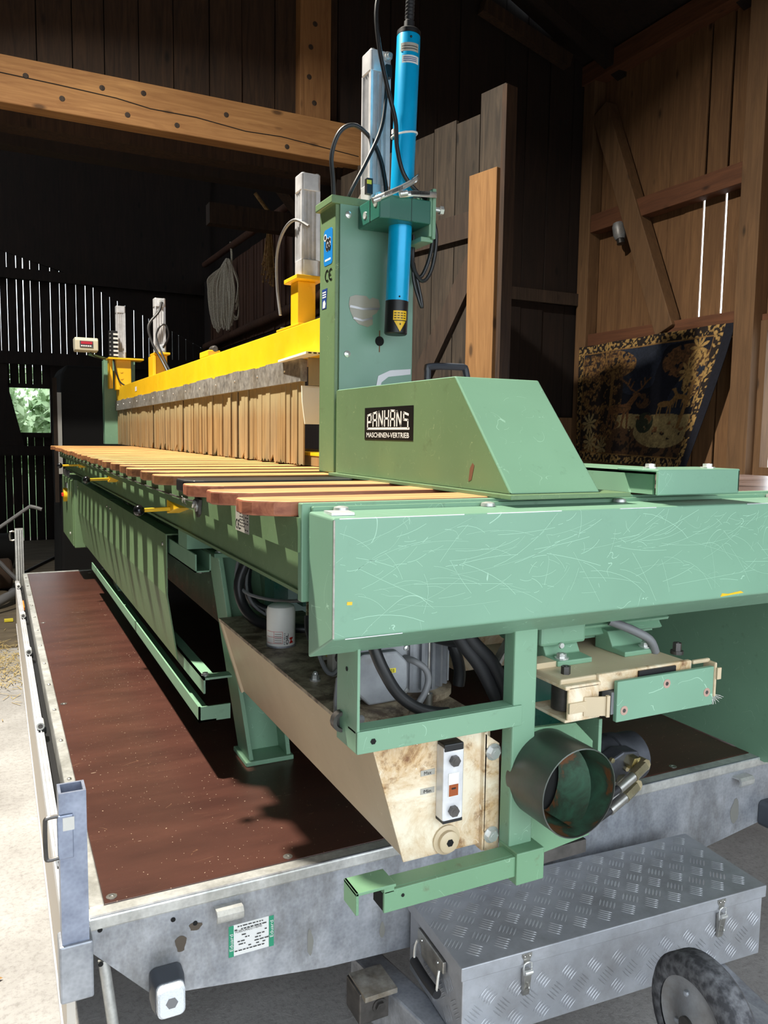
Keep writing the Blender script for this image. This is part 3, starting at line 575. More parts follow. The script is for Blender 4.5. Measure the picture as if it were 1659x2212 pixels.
# legs
def leg(yo):
    l = MB(); l.prism([(.630,.714),(.643,.714),(.556,1.31),(.543,1.31)],'y',2.13+yo,2.25+yo); l.prism([(.742,.714),(.755,.714),(.690,1.31),(.677,1.31)],'y',2.13+yo,2.25+yo); l.prism([(.64,.714),(.745,.714),(.68,1.31),(.553,1.31)],'y',2.205+yo,2.213+yo)
    g = l.build('leg','green',M,bevel=.002); B(.618,.762,2.122+yo,2.258+yo,.700,.714).build('foot_plate','green',g,bevel=.003); B(.530,.705,2.12+yo,2.26+yo,1.31,1.322).build('head_plate','green',g,bevel=.002)
    hexbolt((.552,2.15+yo,1.322),(0,0,1),.009,.008,'bolt','chrome',g); return g
leg(0); leg(2.75)
B(.46,1.75,2.14,2.25,1.335,1.46).build('cross_beam','green',M); B(.46,1.75,4.88,5.0,1.335,1.46).build('cross_beam','green',M)
for zx in (1.66,): 
    for yo in (0,2.75): l = B(zx,zx+.1,2.13+yo,2.25+yo,.7,1.335).build('leg','green',M,bevel=.003)
m = MB(); m.box(.486,.491,2.13,4.82,.850,.893); m.box(.486,.575,2.13,2.136,.850,.893); m.box(.486,.535,2.13,4.82,.850,.855); m.build('foot_rail','green',M)
m = MB(); m.box(.500,.535,2.13,4.6,.968,.974); m.box(.500,.505,2.13,4.6,.930,.974); m.box(.535,.58,2.13,2.17,.968,.974); fr = m.build('lower_rail','green',M); hexbolt((.512,2.16,.974),(0,0,1),.008,.007,'bolt','chrome',fr)
B(.75,1.65,2.3,5.2,.93,1.33).build('base_box','dark_green',M);
# apron across the near end
ap = MB().prism([(.990,1.5365),(.990,1.367),(1.085,1.318),(1.085,1.5375)],'x',.411,2.02).build('front_apron','green_worn',M,bevel=.0035,seg=3); lab(ap,'scratched light green sheet metal apron across the near end')
# worn bare edges of the apron
for (a,b) in (((.412,.9895,1.534),(.412,.9895,1.369)),):
    MB().bar(a,b,.0022,.0022).build('bare_edge','steel_plate',ap)
for (xa,xb,zz) in ((.42,.62,1.5362),(.66,.80,1.5363),(.92,1.0,1.5362),(1.22,1.29,1.5363),(.43,.52,1.3675)): B(xa,xb,.9893,.9905,zz-.0012,zz).build('bare_edge','aluminium',ap)
sc = random.Random(21); mb = MB()
def scr(p, d, l, w, cur):
    pts = [Vector(p)]; a = d
    for _ in range(6): a += cur*sc.uniform(.4,1.4); pts.append(pts[-1]+Vector((math.cos(a),0,math.sin(a)))*l/6)
    for q0,q1 in zip(pts[:-1],pts[1:]):
        if not (1.37 < q1.z < 1.533 and .415 < q1.x < 2.0): break
        t = (q1-q0).normalized(); n = Vector((-t.z,0,t.x))*w/2; mb.add([q0+n,q0-n,q1-n,q1+n],[(0,1,2,3)])
for _ in range(210):
    x = .42+sc.random()**1.1*.95; z = 1.375+sc.betavariate(2.6,1.7)*.155; scr((x,.98965,z), sc.choice((sc.uniform(-.25,.3),sc.uniform(-.25,.3),sc.uniform(-1.2,1.3))), sc.choice((.012,.025,.05,.1,.16))*sc.uniform(.6,1.3), sc.uniform(.0002,.0006), sc.uniform(-.16,.16))
mb.build('scratches','scratch_mint',ap)
patch([(-.004,0),(.004,-.0005),(.0045,.004),(-.0035,.0045)],(.436,.9897,1.415),(1,0,0),(0,0,1),.0002,'paint_chip','label_yellow',ap); patch([(0,0),(.06,.003),(.052,.007),(.02,.004),(.004,.006)],(1.165,.9897,1.3695),(1,0,0),(0,0,1),.0002,'paint_chip','label_yellow',ap)
B(.418,2.02,1.086,1.094,1.35,1.544).build('mounting_plate','green',M,bevel=.002); B(.404,2.02,1.095,1.112,1.40,1.5485).build('end_plate','green',M,bevel=.002)
for xx in (.46,.72,1.0,1.4): MB().lathe((xx,1.078,1.538),(0,0,1),[(.012,0),(.011,.005),(.004,.007),(.0,.0072)],12).build('apron_bolt','galvanised_light',ap,True)
m = MB(); m.prism([(.421,1.02),(.455,1.018),(.46,1.05),(.425,1.06)],'z',1.5372,1.541); m.build('weld_scar','aluminium',ap)
# rear table surface and right hand panel
B(1.0,2.04,1.115,6.0,1.525,1.5475).build('rear_table','table_brown',M); 
sp = MB(); pr = [(1.63,.82),(1.60,.76),(1.62,.73),(1.68,.705),(4.9,.705),(4.9,1.52),(1.62,1.52),(1.62,.9)]
sp.prism([(1.36,.95),(1.40,.80),(1.48,.715),(1.545,.690),(1.59,.692),(1.66,.703),(4.9,.703),(4.9,1.52),(1.12,1.52),(1.12,1.33),(1.34,1.30)],'x',2.045,2.05); sp.build('side_sheet','dark_green' if 0 else 'green',M)
# cutter guard with maker's plate
gd = MB().prism([(1.070,1.557),(1.256,1.76),(1.815,1.76),(1.815,1.557)],'x',.760,.948).build('guard_hood','green',M,bevel=.003); lab(gd,'green sloped sheet metal hood with black maker plate')
MB().prism([(1.074,1.5575),(1.257,1.758),(1.814,1.758),(1.814,1.5575)],'x',.7588,.7602).build('hood_side_shade','green_scuffed',gd); B(.745,1.0,1.05,1.83,1.549,1.5565).build('hood_base','green_scuffed',M,bevel=.001)  # added thin plate; its scuffed, darker olive puts the left face's shade into colour
patch([(0,0),(.010,.004),(.018,.03),(.012,.034),(.004,.024)],(.7586,1.20,1.57),(0,-1,0),(0,0,1),.0003,'rust_chip','rust',gd)
mp = patch([(0,0),(.232,0),(.232,.071),(0,.071)],(.7586,1.644,1.6405),(0,-1,0),(0,0,1),.0008,'maker_plate','sticker_black',gd)
def L(p): return p
GL = {'P':[[(0,-.2),(0,1),(1,1),(1,.36),(.25,.36)]], 'A':[[(0,0),(0,1),(1,1),(1,0)],[(0,.45),(1,.45)]], 'N':[[(0,0),(0,1),(1,0),(1,1)]], 'H':[[(0,0),(0,1)],[(1,0),(1,1)],[(0,.5),(1,.5)]], 'S':[[(1.1,.95),(0,1),(0,.48),(1,.48),(1,-.16)]]}
lines = []; LX = [(.0165,.0185),(.0455,.0185),(.0745,.0185),(.1035,.0185),(.1325,.0185),(.1615,.0185),(.1925,.0185)]
for ch,(x0,w) in zip('PANHANS',LX):
    for ln in GL[ch]:
        out = []
        for (a,b) in ln:
            x = x0+a*w; top = .0625-.9*((x-.116)/.232)**2*.028*2; out.append((x, .030+b*(top-.030)))
        lines.append(out)
lines.append([(.016,.0245),(.217,.0245)])
strokes(lines,(.7576,1.644,1.6405),(0,-1,0),(0,0,1),.0048,'logo_lettering','sticker_white',mp)
text('MASCHINEN-VERTRIEB','lettering','sticker_white',(.7576,1.632,1.6455),(0,-1,0),(0,0,1),w=.205,h=.011,parent=mp,bold=.012)
# channel fence on the right of the hood
m = MB(); m.box(1.045,1.22,1.045,1.9,1.588,1.593); m.box(1.045,1.05,1.045,1.9,1.5525,1.593); m.build('fence_channel','green',M)
m = MB(); m.box(1.030,1.232,1.018,1.024,1.553,1.597); m.box(1.030,1.232,1.018,1.12,1.593,1.598); m.box(1.226,1.232,1.018,1.06,1.556,1.597); fc = m.build('fence_cap','green_worn',M,bevel=.002)
hexbolt((1.062,1.07,1.598),(0,0,1),.009,.008,'bolt','chrome',fc); hexbolt((1.195,1.06,1.598),(0,0,1),.009,.008,'bolt','chrome',fc)
# ------------------------------------------------------------------ columns, pressure beam, cylinders
nc = B(.780,1.0,1.880,1.985,1.552,2.232).build('portal_column','green_scuffed',M,bevel=.003); lab(nc,'green portal column with blue safety stickers at the near end')
B(.766,1.004,1.872,1.985,2.222,2.242).build('column_cap','green_scuffed',nc,bevel=.003)
fp = B(.790,1.0,1.8735,1.880,1.60,2.236).build('column_front_panel','teal',nc,bevel=.002)
for (sx,sz) in ((.812,2.198),(.812,1.855),(.955,2.2)): MB().lathe((sx,1.8735,sz),(0,-1,0),[(.009,0),(.0085,.003),(.004,.005),(.0,.0052)],14).build('panel_screw','chrome',fp,True)
MB().cyl((.903,1.8733,1.893),(.903,1.8725,1.893),.0125,n=20).build('panel_hole','dark_void',fp); B(.9015,.9045,1.8732,1.8735,1.865,1.92).build('hole_tick','rust',fp)
tp = [(-.035,.03),(-.02,.036),(.01,.036),(.02,.028),(.028,.034),(.046,.03),(.05,.012),(.04,-.005),(.028,-.012),(.03,-.034),(.015,-.042),(-.01,-.036),(-.024,-.024),(-.034,-.005),(-.038,.012)]
patch(tp,(.853,1.8728,1.968),(1,0,0),(0,0,1),.0006,'torn_tape','tape',fp); patch([(-.036,.004),(0,.0),(.048,.004),(.046,.009),(0,.005),(-.034,.010)],(.853,1.8718,1.968),(1,0,0),(0,0,1),.0006,'tape_crease','silver_tape',fp); patch([(-.026,-.024),(.0,-.029),(.03,-.020),(.03,-.016),(0,-.024),(-.024,-.019)],(.853,1.8718,1.968),(1,0,0),(0,0,1),.0006,'tape_crease','silver_tape',fp)
patch([(-.065,-.055),(-.045,-.05),(-.035,-.012),(-.015,.003),(.05,.012),(.05,.026),(-.01,.020),(-.045,.004),(-.05,-.02)],(.945,1.8728,1.80),(1,0,0),(0,0,1),.0006,'silver_tape','silver_tape',fp)
# stickers on the left face of the column
def onleft(y,z): return (.7797,y,z)
gs = patch([(a,b) for a,b in roundrect(.058,.090,.010)],onleft(1.926,2.127),(0,-1,0),(0,0,1),.0005,'safety_sticker','label_blue',nc)
text('GS','lettering','sticker_white',(.7790,1.943,2.116),(0,-1,0),(0,0,1),w=.036,h=.034,parent=gs,bold=.10); text('GS','lettering','ink',(.7786,1.942,2.117),(0,-1,0),(0,0,1),w=.034,h=.032,parent=gs,bold=.055)
MB().cyl((.7792,1.945,2.153),(.7787,1.945,2.153),.009,n=16).build('sticker_dot','label_white',gs); MB().cyl((.7787,1.945,2.153),(.7785,1.945,2.153),.006,n=16).build('sticker_dot','ink',gs)
B(.7788,.7792,1.908,1.946,2.093,2.098).build('sticker_line','sticker_white',gs)
ce((.7793,1.944,2.043),(0,-1,0),(0,0,1),.026,nc,.17)
bs = patch([(0,0),(.03,0),(.03,.018),(.036,.05),(0,.05)],onleft(1.966,1.975),(0,-1,0),(0,0,1),.0005,'blue_sticker','label_dark_blue',nc); patch([(.006,.002),(.022,.002),(.026,.012),(.018,.022),(.008,.018)],(.7791,1.966,1.975),(0,-1,0),(0,0,1),.0003,'sticker_print','label_white',bs)
for k in range(3): B(.7789,.7791,1.938,1.962,2.003+k*.006,2.006+k*.006).build('sticker_line','sticker_white',bs)
fcn = B(.780,1.0,6.555,6.66,1.552,2.205).build('portal_column','green',M,bevel=.003); B(.94,1.01,6.52,6.56,1.99,2.20).build('column_flange','green',fcn)
# yellow pressure beam with rail, steel strip and wooden guard slats
bm_ = B(.870,.990,1.99,6.545,1.884,1.993).build('pressure_beam','yellow',M,bevel=.003); lab(bm_,'yellow pressure beam running the whole length')
m = MB(); m.box(.905,.935,2.4,6.5,1.993,2.002); m.box(.908,.914,2.4,6.5,2.002,2.006); m.box(.926,.932,2.4,6.5,2.002,2.006); m.build('guide_rail','aluminium',bm_)
st = MB(); n = 60
for k in range(n):
    ya = 2.35+(6.6-2.35)*k/n; yb = 2.35+(6.6-2.35)*(k+1)/n; h = 1.888+random.uniform(-.003,.005); st.box(.861,.868,ya,yb,1.815,h)
st.build('steel_strip','steel_plate',M)
for k in range(14): MB().lathe((.861,2.5+k*.3,1.855),(-1,0,0),[(.004,0),(.003,.003)],8).build('strip_rivet','chrome',M)
MB().box(.868,.884,2.352,6.6,1.815,1.886).build('clamp_bar','steel_plate',M)
vari = []; rg = random.Random(9)
for q in range(10):
    w = .046; m = MB(); b0 = [rg.choice((0,0,0,.004,.012,.03))*rg.uniform(.4,1.2) for _ in range(4)]; t = rg.uniform(0,.002)
    pts = [(0,1.83),(w,1.83)]+[(w*(1-k/3), 1.5525+b0[k]) for k in range(4)]
    m.prism(pts,'x',.872,.877); vari.append(m)
y = 2.357; k = 0; built = {}
while y < 6.56:
    q = rg.randrange(10); wv = rg.uniform(.032,.052); xo = rg.uniform(-.002,.006)
    if q not in built:
        m = vari[q]; m.v = [Vector((v.x, v.y+y, v.z)) for v in m.v]; o = m.build('guard_slat','guard_wood',M); built[q] = (o, y)
        place(o, ORG[o]+Vector((xo,0,0)), M)
    else:
        o0, yb = built[q]; o = dup(o0,(xo,y-yb,0)); o.scale.y = wv/.046
    y += wv*.985; k += 1
B(.895,1.0,2.20,2.46,1.552,1.584).build('wood_block','guard_wood',M); B(.893,1.0,2.19,2.47,1.584,1.594).build('yellow_shoe','yellow',M); B(.985,1.0,2.46,6.5,1.552,1.6).build('rear_fence','wood_dark' if 0 else 'guard_wood',M)
MB().prism([(2.43,2.0),(2.03,2.0),(2.03,2.33),(2.09,2.345),(2.30,2.25)],'x',.955,.963).build('steel_gusset','steel_plate',M)
patch([(0,0),(.02,-.006),(.05,.0),(.055,.04),(.04,.03),(.03,.018),(.008,.03)],(.9545,2.355,2.03),(0,-1,0),(0,0,1),.0005,'white_smear','white',M)
sm = MB(); sm.box(.873-.0045,.869,5.55,5.62,1.925,1.955); lab(sm.build('beam_sticker','label_white',M),'small white sticker on the beam')
def cylinder(x0, y0, a, z0, z1, nm='pneumatic_cylinder'):
    g = empty_child = None
    m = MB(); poly = []
    # ribbed square extrusion
    def side(n=3):
        pts = []
        for s in range(4):
            for k in range(9):
                t = k/9; d = .007 if k in (2,4,6) else (.0015 if k in (3,5) else 0.0)
                p = (-.5+t, -.5); q = (p[0]*a, p[1]*a+d)
                an = s*PI/2; pts.append((q[0]*math.cos(an)-q[1]*math.sin(an), q[0]*math.sin(an)+q[1]*math.cos(an)))
        return pts
    cx, cy = x0+a/2, y0+a/2
    m.prism([(cx+p*.94, cy+q*.94) for p,q in side()],'z',z0+.05,z1-.05); o = m.build(nm,'aluminium',M)
    for (za,zb) in ((z0,z0+.052),(z1-.052,z1)): MB().prism([(cx+p,cy+q) for p,q in roundrect(a,a,a*.16)],'z',za,zb).build('end_cap','aluminium',o,bevel=.002)
    for sx in (-1,1):
        for sy in (-1,1): MB().cyl((cx+sx*a*.36,cy+sy*a*.36,z1),(cx+sx*a*.36,cy+sy*a*.36,z1+.003),.006,n=8).build('tie_rod_nut','steel',o)
    return o
c1 = cylinder(.881,1.90,.060,2.242,2.622); lab(c1,'tall aluminium pneumatic cylinder on the near column')
c2 = cylinder(.888,2.42,.066,2.152,2.468); c3 = cylinder(.925,5.17,.070,2.15,2.488); c4 = cylinder(.862,6.42,.070,2.21,2.607)
def fitting(p, d, par, r=.008):
    d = Vector(d).normalized(); p = Vector(p); m = MB().lathe(p,d,[(r,0),(r,.008),(r*1.25,.008),(r*1.25,.014),(r*.8,.014),(r*.8,.022)],12); return m.build('air_fitting','chrome',par,True)
fitting((.925,1.899,2.605),(0,-1,0),c1); fitting((.92,1.899,2.262),(0,-1,0),c1); fitting((.895,1.885,2.252),(0,-1,.3),c1); fitting((.965,5.17,2.465),(0,-1,0),c3,.012); fitting((.965,5.17,2.175),(0,-1,0),c3,.012)
B(.868,.884,1.885,1.9,2.262,2.30).build('position_sensor','black',c1); B(.8675,.880,1.884,1.885,2.285,2.295).build('sensor_label','yellow_tag',c1); B(.918,.934,1.885,1.9,2.555,2.585).build('position_sensor','black',c1)
# brackets for the cylinders
m = MB(); m.box(.868,.962,2.405,2.53,2.138,2.152); bk1 = m.build('cylinder_bracket','yellow',M,bevel=.002); B(.885,.945,2.44,2.51,1.996,2.138).build('bracket_stand','yellow',bk1,bevel=.002); B(.872,.96,2.40,2.62,1.993,2.001).build('bracket_foot','yellow',bk1,bevel=.002); hexbolt((.885,2.59,2.001),(0,0,1),.008,.008,'bolt','steel',bk1)
m = MB(); m.box(.915,1.01,5.12,5.30,2.136,2.15); bk2 = m.build('cylinder_bracket','yellow',M,bevel=.003); B(.905,.925,5.14,5.30,1.994,2.13).build('bracket_cheek','yellow',bk2,bevel=.003); B(.93,1.0,5.17,5.28,1.994,2.136).build('bracket_stand','yellow',bk2,bevel=.003)
m = MB(); m.box(.79,1.05,6.34,6.50,2.196,2.21); bk3 = m.build('cylinder_bracket','yellow',M,bevel=.003); B(.85,.96,6.38,6.50,1.97,2.196).build('bracket_stand','yellow',bk3,bevel=.003); B(.802,.83,6.42,6.5,1.98,2.196).build('bracket_cheek','yellow',bk3,bevel=.003)
for k in range(2): MB().cyl((.888,6.379,2.11-k*.05),(.888,6.376,2.11-k*.05),.012,n=14).build('bracket_hole','label_yellow',bk3)
sc_ = B(.89,.95,3.66,3.82,2.001,2.03).build('slide_clamp','yellow',bm_,bevel=.004); MB().lathe((.925,3.66,2.035),(0,1,0),[(.012,0),(.018,.01),(.018,.05),(.012,.06)],12).build('clamp_knob','dark_steel',sc_,True)
# hoses on the cylinders
MB().tube([(.80,1.94,2.24),(.797,1.94,2.30),(.793,1.94,2.36),(.81,1.93,2.415),(.845,1.92,2.435),(.885,1.91,2.41),(.91,1.90,2.36),(.918,1.885,2.30),(.919,1.88,2.27)],.0058,10,5).build('air_hose','hose_black',M,True)
MB().tube([(.918,1.885,2.56),(.915,1.88,2.50),(.90,1.875,2.42),(.865,1.88,2.34),(.83,1.89,2.27),(.82,1.91,2.235)],.0048,8,5).build('air_hose','hose_black',M,True)
MB().tube([(.905,2.40,2.30),(.88,2.46,2.33),(.87,2.54,2.31),(.868,2.60,2.25),(.875,2.62,2.15),(.88,2.60,2.05)],.005,8,5).build('air_hose','hose_grey',M,True)
MB().tube([(.965,5.15,2.462),(.945,5.14,2.40),(.88,5.13,2.31),(.895,5.10,2.20),(.94,5.05,2.10),(.97,4.98,2.01)],.008,8,5).build('air_hose','hose_black',M,True)
MB().tube([(.972,5.15,2.18),(1.0,5.12,2.25),(.985,5.12,2.315),(.95,5.12,2.31),(.925,5.12,2.24),(.95,5.05,2.12),(.98,4.95,2.01)],.006,8,5).build('air_hose','hose_black',M,True)
MB().tube([(.83,6.36,2.2),(.845,6.35,2.1),(.87,6.34,2.03),(.90,6.3,2.0)],.006,8,4).build('air_hose','hose_black',M,True)
# valve block, digital display on its arm
vb = B(.80,.862,6.36,6.40,2.21,2.41).build('valve_block','black',M,bevel=.003)
for k in range(6): B(.83,.866,6.354,6.36,2.222+k*.031,2.236+k*.031).build('valve_coil','label_white',vb); 
for k in range(6): MB().cyl((.806,6.36,2.23+k*.031),(.806,6.352,2.23+k*.031),.006,n=8).build('valve_port','steel',vb)
dg = MB().prism([(6.24,2.24),(6.235,2.315),(6.26,2.335),(6.40,2.335),(6.40,2.27),(6.36,2.235)],'x',.548,.709).build('digital_display','beige_plastic',M,bevel=.006); lab(dg,'beige digital readout with red display')
B(.58,.672,6.234,6.2375,2.262,2.308).build('display_panel','grey_plastic',dg); B(.588,.666,6.231,6.234,2.285,2.304).build('display_screen','display_red',dg)
for k in range(5): B(.588+k*.015,.599+k*.015,6.231,6.234,2.267,2.277).build('display_key','label_white',dg)
MB().bar((.66,6.34,2.222),(.80,6.5,2.205),.03,.014).build('display_arm','green',M); MB().tube([(.66,6.3,2.235),(.69,6.3,2.205),(.75,6.34,2.195),(.79,6.4,2.21)],.004,6,4).build('display_cable','hose_black',M)
# ------------------------------------------------------------------ laser projector (held by the clamp)
LA, LB = Vector((.912,1.80,1.902)), Vector((.936,1.80,2.628)); ld_ = (LB-LA).normalized(); RL = .0288
LZ = empty('laser_projector', LA, 'bright blue tubular line laser clamped upright on the green column', 'laser')
def lp(z): return LA+(LB-LA)*((z-LA.z)/(LB.z-LA.z))
MB().lathe(lp(1.984),ld_,[(RL*.97,0),(RL,.002),(RL,.632),(RL*.97,.634)],36).build('laser_body','laser_blue',LZ,True)
MB().lathe(lp(1.902),ld_,[(RL*.9,0),(RL*1.0,.003),(RL*1.0,.082)],36).build('laser_nose','black',LZ,True)
MB().lathe(lp(2.618),ld_,[(RL,0),(RL,.010),(RL*.85,.014)],36).build('laser_cap','black',LZ,True)
pf = [(.013,0),(.013,.02),(.010,.022)]
for k in range(9): pf += [(.0098,.026+k*.0085),(.0115,.029+k*.0085),(.0115,.032+k*.0085),(.0085,.0335+k*.0085)]
MB().lathe(lp(2.632),ld_,pf,14).build('strain_relief','rubber',LZ,True)
MB().tube([lp(2.71),lp(2.76),lp(2.79)+Vector((-.03,-.005,0)),(.865,1.775,2.745),(.832,1.765,2.65),(.838,1.762,2.56),(.862,1.762,2.47),(.884,1.762,2.40),(.888,1.760,2.34),(.905,1.757,2.28),(.94,1.757,2.245),(.985,1.775,2.23),(1.015,1.80,2.20),(1.02,1.82,2.12),(1.0,1.83,2.06),(.975,1.83,2.07),(.965,1.83,2.14)],.0052,10,5).build('laser_cable','hose_black',LZ,True)
MB().tube([(1.01,1.81,2.22),(1.03,1.81,2.16),(1.022,1.815,2.08),(.998,1.82,2.045),(.972,1.825,2.08),(.962,1.83,2.15)],.005,8,5).build('cable_coil','hose_black',LZ,True); MB().tube([(.975,1.83,2.16),(.975,1.83,2.06),(.99,1.825,2.0),(1.0,1.825,1.98),(.995,1.825,2.01),(.975,1.83,2.09)],.0045,8,5).build('cable_coil','hose_black',LZ,True)
q = lp(2.385); MB().tube([q+Vector((.031*math.cos(a),.031*math.sin(a),.006*math.cos(a))) for a in [2*PI*k/16 for k in range(16)]],.0026,6,2,True).build('cable_tie','white',LZ,True); B(q.x-.048,q.x-.034,1.765,1.775,2.372,2.382).build('tie_head','white',LZ)
def wrap(z0,z1,a0,a1,nm,mat,r=RL+.0006,n=10):
    m = MB(); ring = []
    for z in (z0,z1): c = lp(z); ring.append([c+Vector((r*math.cos(a0+(a1-a0)*k/n), r*math.sin(a0+(a1-a0)*k/n),0)) for k in range(n+1)])
    m.add(ring[0]+ring[1],[(k,k+1,n+2+k,n+1+k) for k in range(n)]); return m.build(nm,mat,LZ,True)
A0, A1 = math.radians(205), math.radians(300)
wrap(2.572,2.592,A0,A1,'type_label','label_grey'); wrap(2.545,2.563,math.radians(215),math.radians(305),'maker_label','label_white'); 
for k in range(3): wrap(2.549+k*.004,2.5505+k*.004,math.radians(222),math.radians(290),'small_print','label_dark_blue',RL+.0012)
for k in range(2): wrap(2.577+k*.006,2.5785+k*.006,math.radians(212),math.radians(292),'small_print','ink',RL+.0012)
MB().sphere(lp(2.605)+Vector((RL*math.cos(math.radians(255)),RL*math.sin(math.radians(255)),0)),.003,8).build('set_screw','black',LZ); MB().sphere(lp(1.992)+Vector((RL*math.cos(math.radians(255)),RL*math.sin(math.radians(255)),0)),.0025,8).build('set_screw','black',LZ)
wl_ = wrap(1.935,1.958,math.radians(228),math.radians(300),'warning_label','label_yellow')
m = MB(); r = RL+.0007; c0 = lp(1.93); am = math.radians(264); ring = []
for (a,z) in ((-.62,1.934),(.62,1.934),(.0,1.904)): ring.append(lp(z)+Vector((r*math.cos(am+a),r*math.sin(am+a),0)))
t3 = MB()
for s_ in range(6):
    f0, f1 = s_/6, (s_+1)/6; row = []
    for f_ in (f0,f1):
        w_ = .62*(1-f_); z = 1.934-.030*f_; row.append([lp(z)+Vector((r*math.cos(am+w_*u),r*math.sin(am+w_*u),0)) for u in (-1,-.5,0,.5,1)])
    t3.add(row[0]+row[1],[(k,k+1,6+k,5+k) for k in range(4)])
t3.build('warning_triangle','label_yellow',wl_)
def ring_pt(a,z,rr): return lp(z)+Vector((rr*math.cos(am+a),rr*math.sin(am+a),0))
bl = MB(); 
for k in range(8):
    an = PI*k/4; d1 = (.14*math.cos(an), .004*math.sin(an)); d2 = (-.02*math.sin(an), .0006*math.cos(an)); zc = 1.925
    bl.add([ring_pt(d2[0],zc+d2[1],r+.0006),ring_pt(-d2[0],zc-d2[1],r+.0006),ring_pt(d1[0],zc+d1[1],r+.0006)],[(0,1,2)])
for (a,b) in (((-.62,1.934),(.62,1.934)),((.62,1.934),(0,1.904)),((0,1.904),(-.62,1.934))):
    for k in range(5):
        p = [ (a[0]+(b[0]-a[0])*t, a[1]+(b[1]-a[1])*t) for t in (k/5,(k+1)/5)]; bl.add([ring_pt(p[0][0],p[0][1],r+.0005),ring_pt(p[1][0],p[1][1],r+.0005),ring_pt(p[1][0]*.88,1.925+(p[1][1]-1.925)*.88,r+.0005),ring_pt(p[0][0]*.88,1.925+(p[0][1]-1.925)*.88,r+.0005)],[(0,1,2,3)])
for row in range(3):
    for k in range(4):
        a = -.55+k*.28; bl.add([ring_pt(a,1.939+row*.006,r+.0005),ring_pt(a+.2,1.939+row*.006,r+.0005),ring_pt(a+.2,1.941+row*.006,r+.0005),ring_pt(a,1.941+row*.006,r+.0005)],[(0,1,2,3)])
bl.build('warning_print','ink',wl_)
# clamp block on the column
ck = MB(); ck.prism([(.838,1.75),(.862,1.742),(.975,1.742),(.975,1.872),(.838,1.872)],'z',2.166,2.222); cko = ck.build('laser_clamp','dark_green',M,bevel=.003); lab(cko,'dark green two-part clamp block around the laser tube')
B(.9205,.9215,1.7412,1.743,2.166,2.222).build('clamp_split','black',cko); B(.837,.8385,1.80,1.8015,2.166,2.222).build('clamp_split','black',cko)
for (y,z) in ((1.77,2.205),(1.83,2.19)): MB().cyl((.8382,y,z),(.836,y,z),.009,n=14).build('socket_screw','chrome',cko,True)
m = MB(); m.box(.976,.984,1.752,1.872,2.14,2.25); m.box(.984,.994,1.75,1.77,2.135,2.255); m.box(.955,.99,1.85,1.872,2.10,2.166); m.box(.958,.992,1.76,1.872,2.128,2.14); m.build('clamp_bracket','green',M,bevel=.002)
b1 = MB(); b1.cyl((.994,1.78,2.215),(1.022,1.775,2.213),.006,n=10); b1.cyl((1.018,1.776,2.213),(1.027,1.775,2.213),.011,n=6); b1.cyl((.994,1.78,2.215),(1.0,1.78,2.215),.011,n=6); b1.build('adjusting_bolt','chrome',M)
def band(pts, w, nm):
    m = MB(); n = len(pts); vs = []
    for p in pts: vs += [Vector(p)-Vector((0,0,w/2)), Vector(p)+Vector((0,0,w/2))]
    m.add(vs,[(2*k,2*k+2,2*k+3,2*k+1) for k in range(n-1)]); o = m.build(nm,'chrome',M,True); s = o.modifiers.new('solid','SOLIDIFY'); s.thickness = .0012; return o
def ringpts(c, r, d, a0, a1, n=20):
    return [Vector(c)+Vector((r*math.cos(a0+(a1-a0)*k/n), r*math.sin(a0+(a1-a0)*k/n), 0))+Vector(d)*math.cos(a0+(a1-a0)*k/n-.3) for k in range(n+1)]
h1 = band([(.822,1.74,2.205),(.85,1.733,2.218),(.885,1.728,2.236),(.915,1.735,2.254),(.935,1.745,2.268),(.945,1.752,2.277),(.938,1.775,2.272),(.92,1.80,2.262)],.014,'hose_clamp'); MB().cyl((.815,1.738,2.199),(.832,1.736,2.207),.007,n=12).build('clamp_screw','chrome',h1,True)
mb = MB()
for k in range(16): mb.box(.842+k*.0030,.8432+k*.0030,1.7268-.0,1.7295,2.2115+k*.0014,2.2195+k*.0014)
mb.build('clamp_thread','dark_steel',h1)
h2 = band([(.885,1.735,2.222),(.92,1.728,2.228),(.96,1.730,2.232),(.99,1.742,2.238),(1.0,1.765,2.243),(.985,1.79,2.247),(.95,1.80,2.248)],.014,'hose_clamp'); MB().cyl((.882,1.73,2.222),(.90,1.726,2.226),.007,n=12).build('clamp_screw','chrome',h2,True)
mb = MB()
for k in range(18): mb.box(.912+k*.0028,.9132+k*.0028,1.7238,1.7275,2.2235+k*.0004,2.2315+k*.0004)
mb.build('clamp_thread','dark_steel',h2)
# ------------------------------------------------------------------ oil tank with its fittings
TY0, TY1 = 1.125, 2.09
tk = MB().prism([(.540,1.142),(.600,.938),(.770,.938),(.770,1.142)],'y',TY0,TY1).build('oil_tank','cream',M,bevel=.002); lab(tk,'cream coloured oil tank with rusty front plate')
B(.535,.776,TY0-.012,TY1+.004,1.142,1.149).build('tank_lid','cream_top',tk); MB().prism([(.538,1.140),(.598,.934),(.762,.934),(.762,1.140)],'y',TY0-.004,TY0).build('tank_front','cream_rusty',tk)
MB().prism([(.750,1.137),(.779,1.116),(.784,.906),(.752,.925)],'y',TY0-.014,TY0-.010).build('tank_flange','cream_rusty',tk)
B(.748,.753,TY0-.014,TY0+.01,.925,1.140).build('flange_web','cream_rusty',tk)
MB().prism([(.533,1.149),(.543,1.146),(.603,.94),(.593,.936)],'y',TY1-.012,TY1+.004).build('tank_rim','cream',tk)
for z in (1.103,.952): hexbolt((.766,TY0-.014,z),(0,-1,0),.0105,.010,'bolt','chrome',tk)
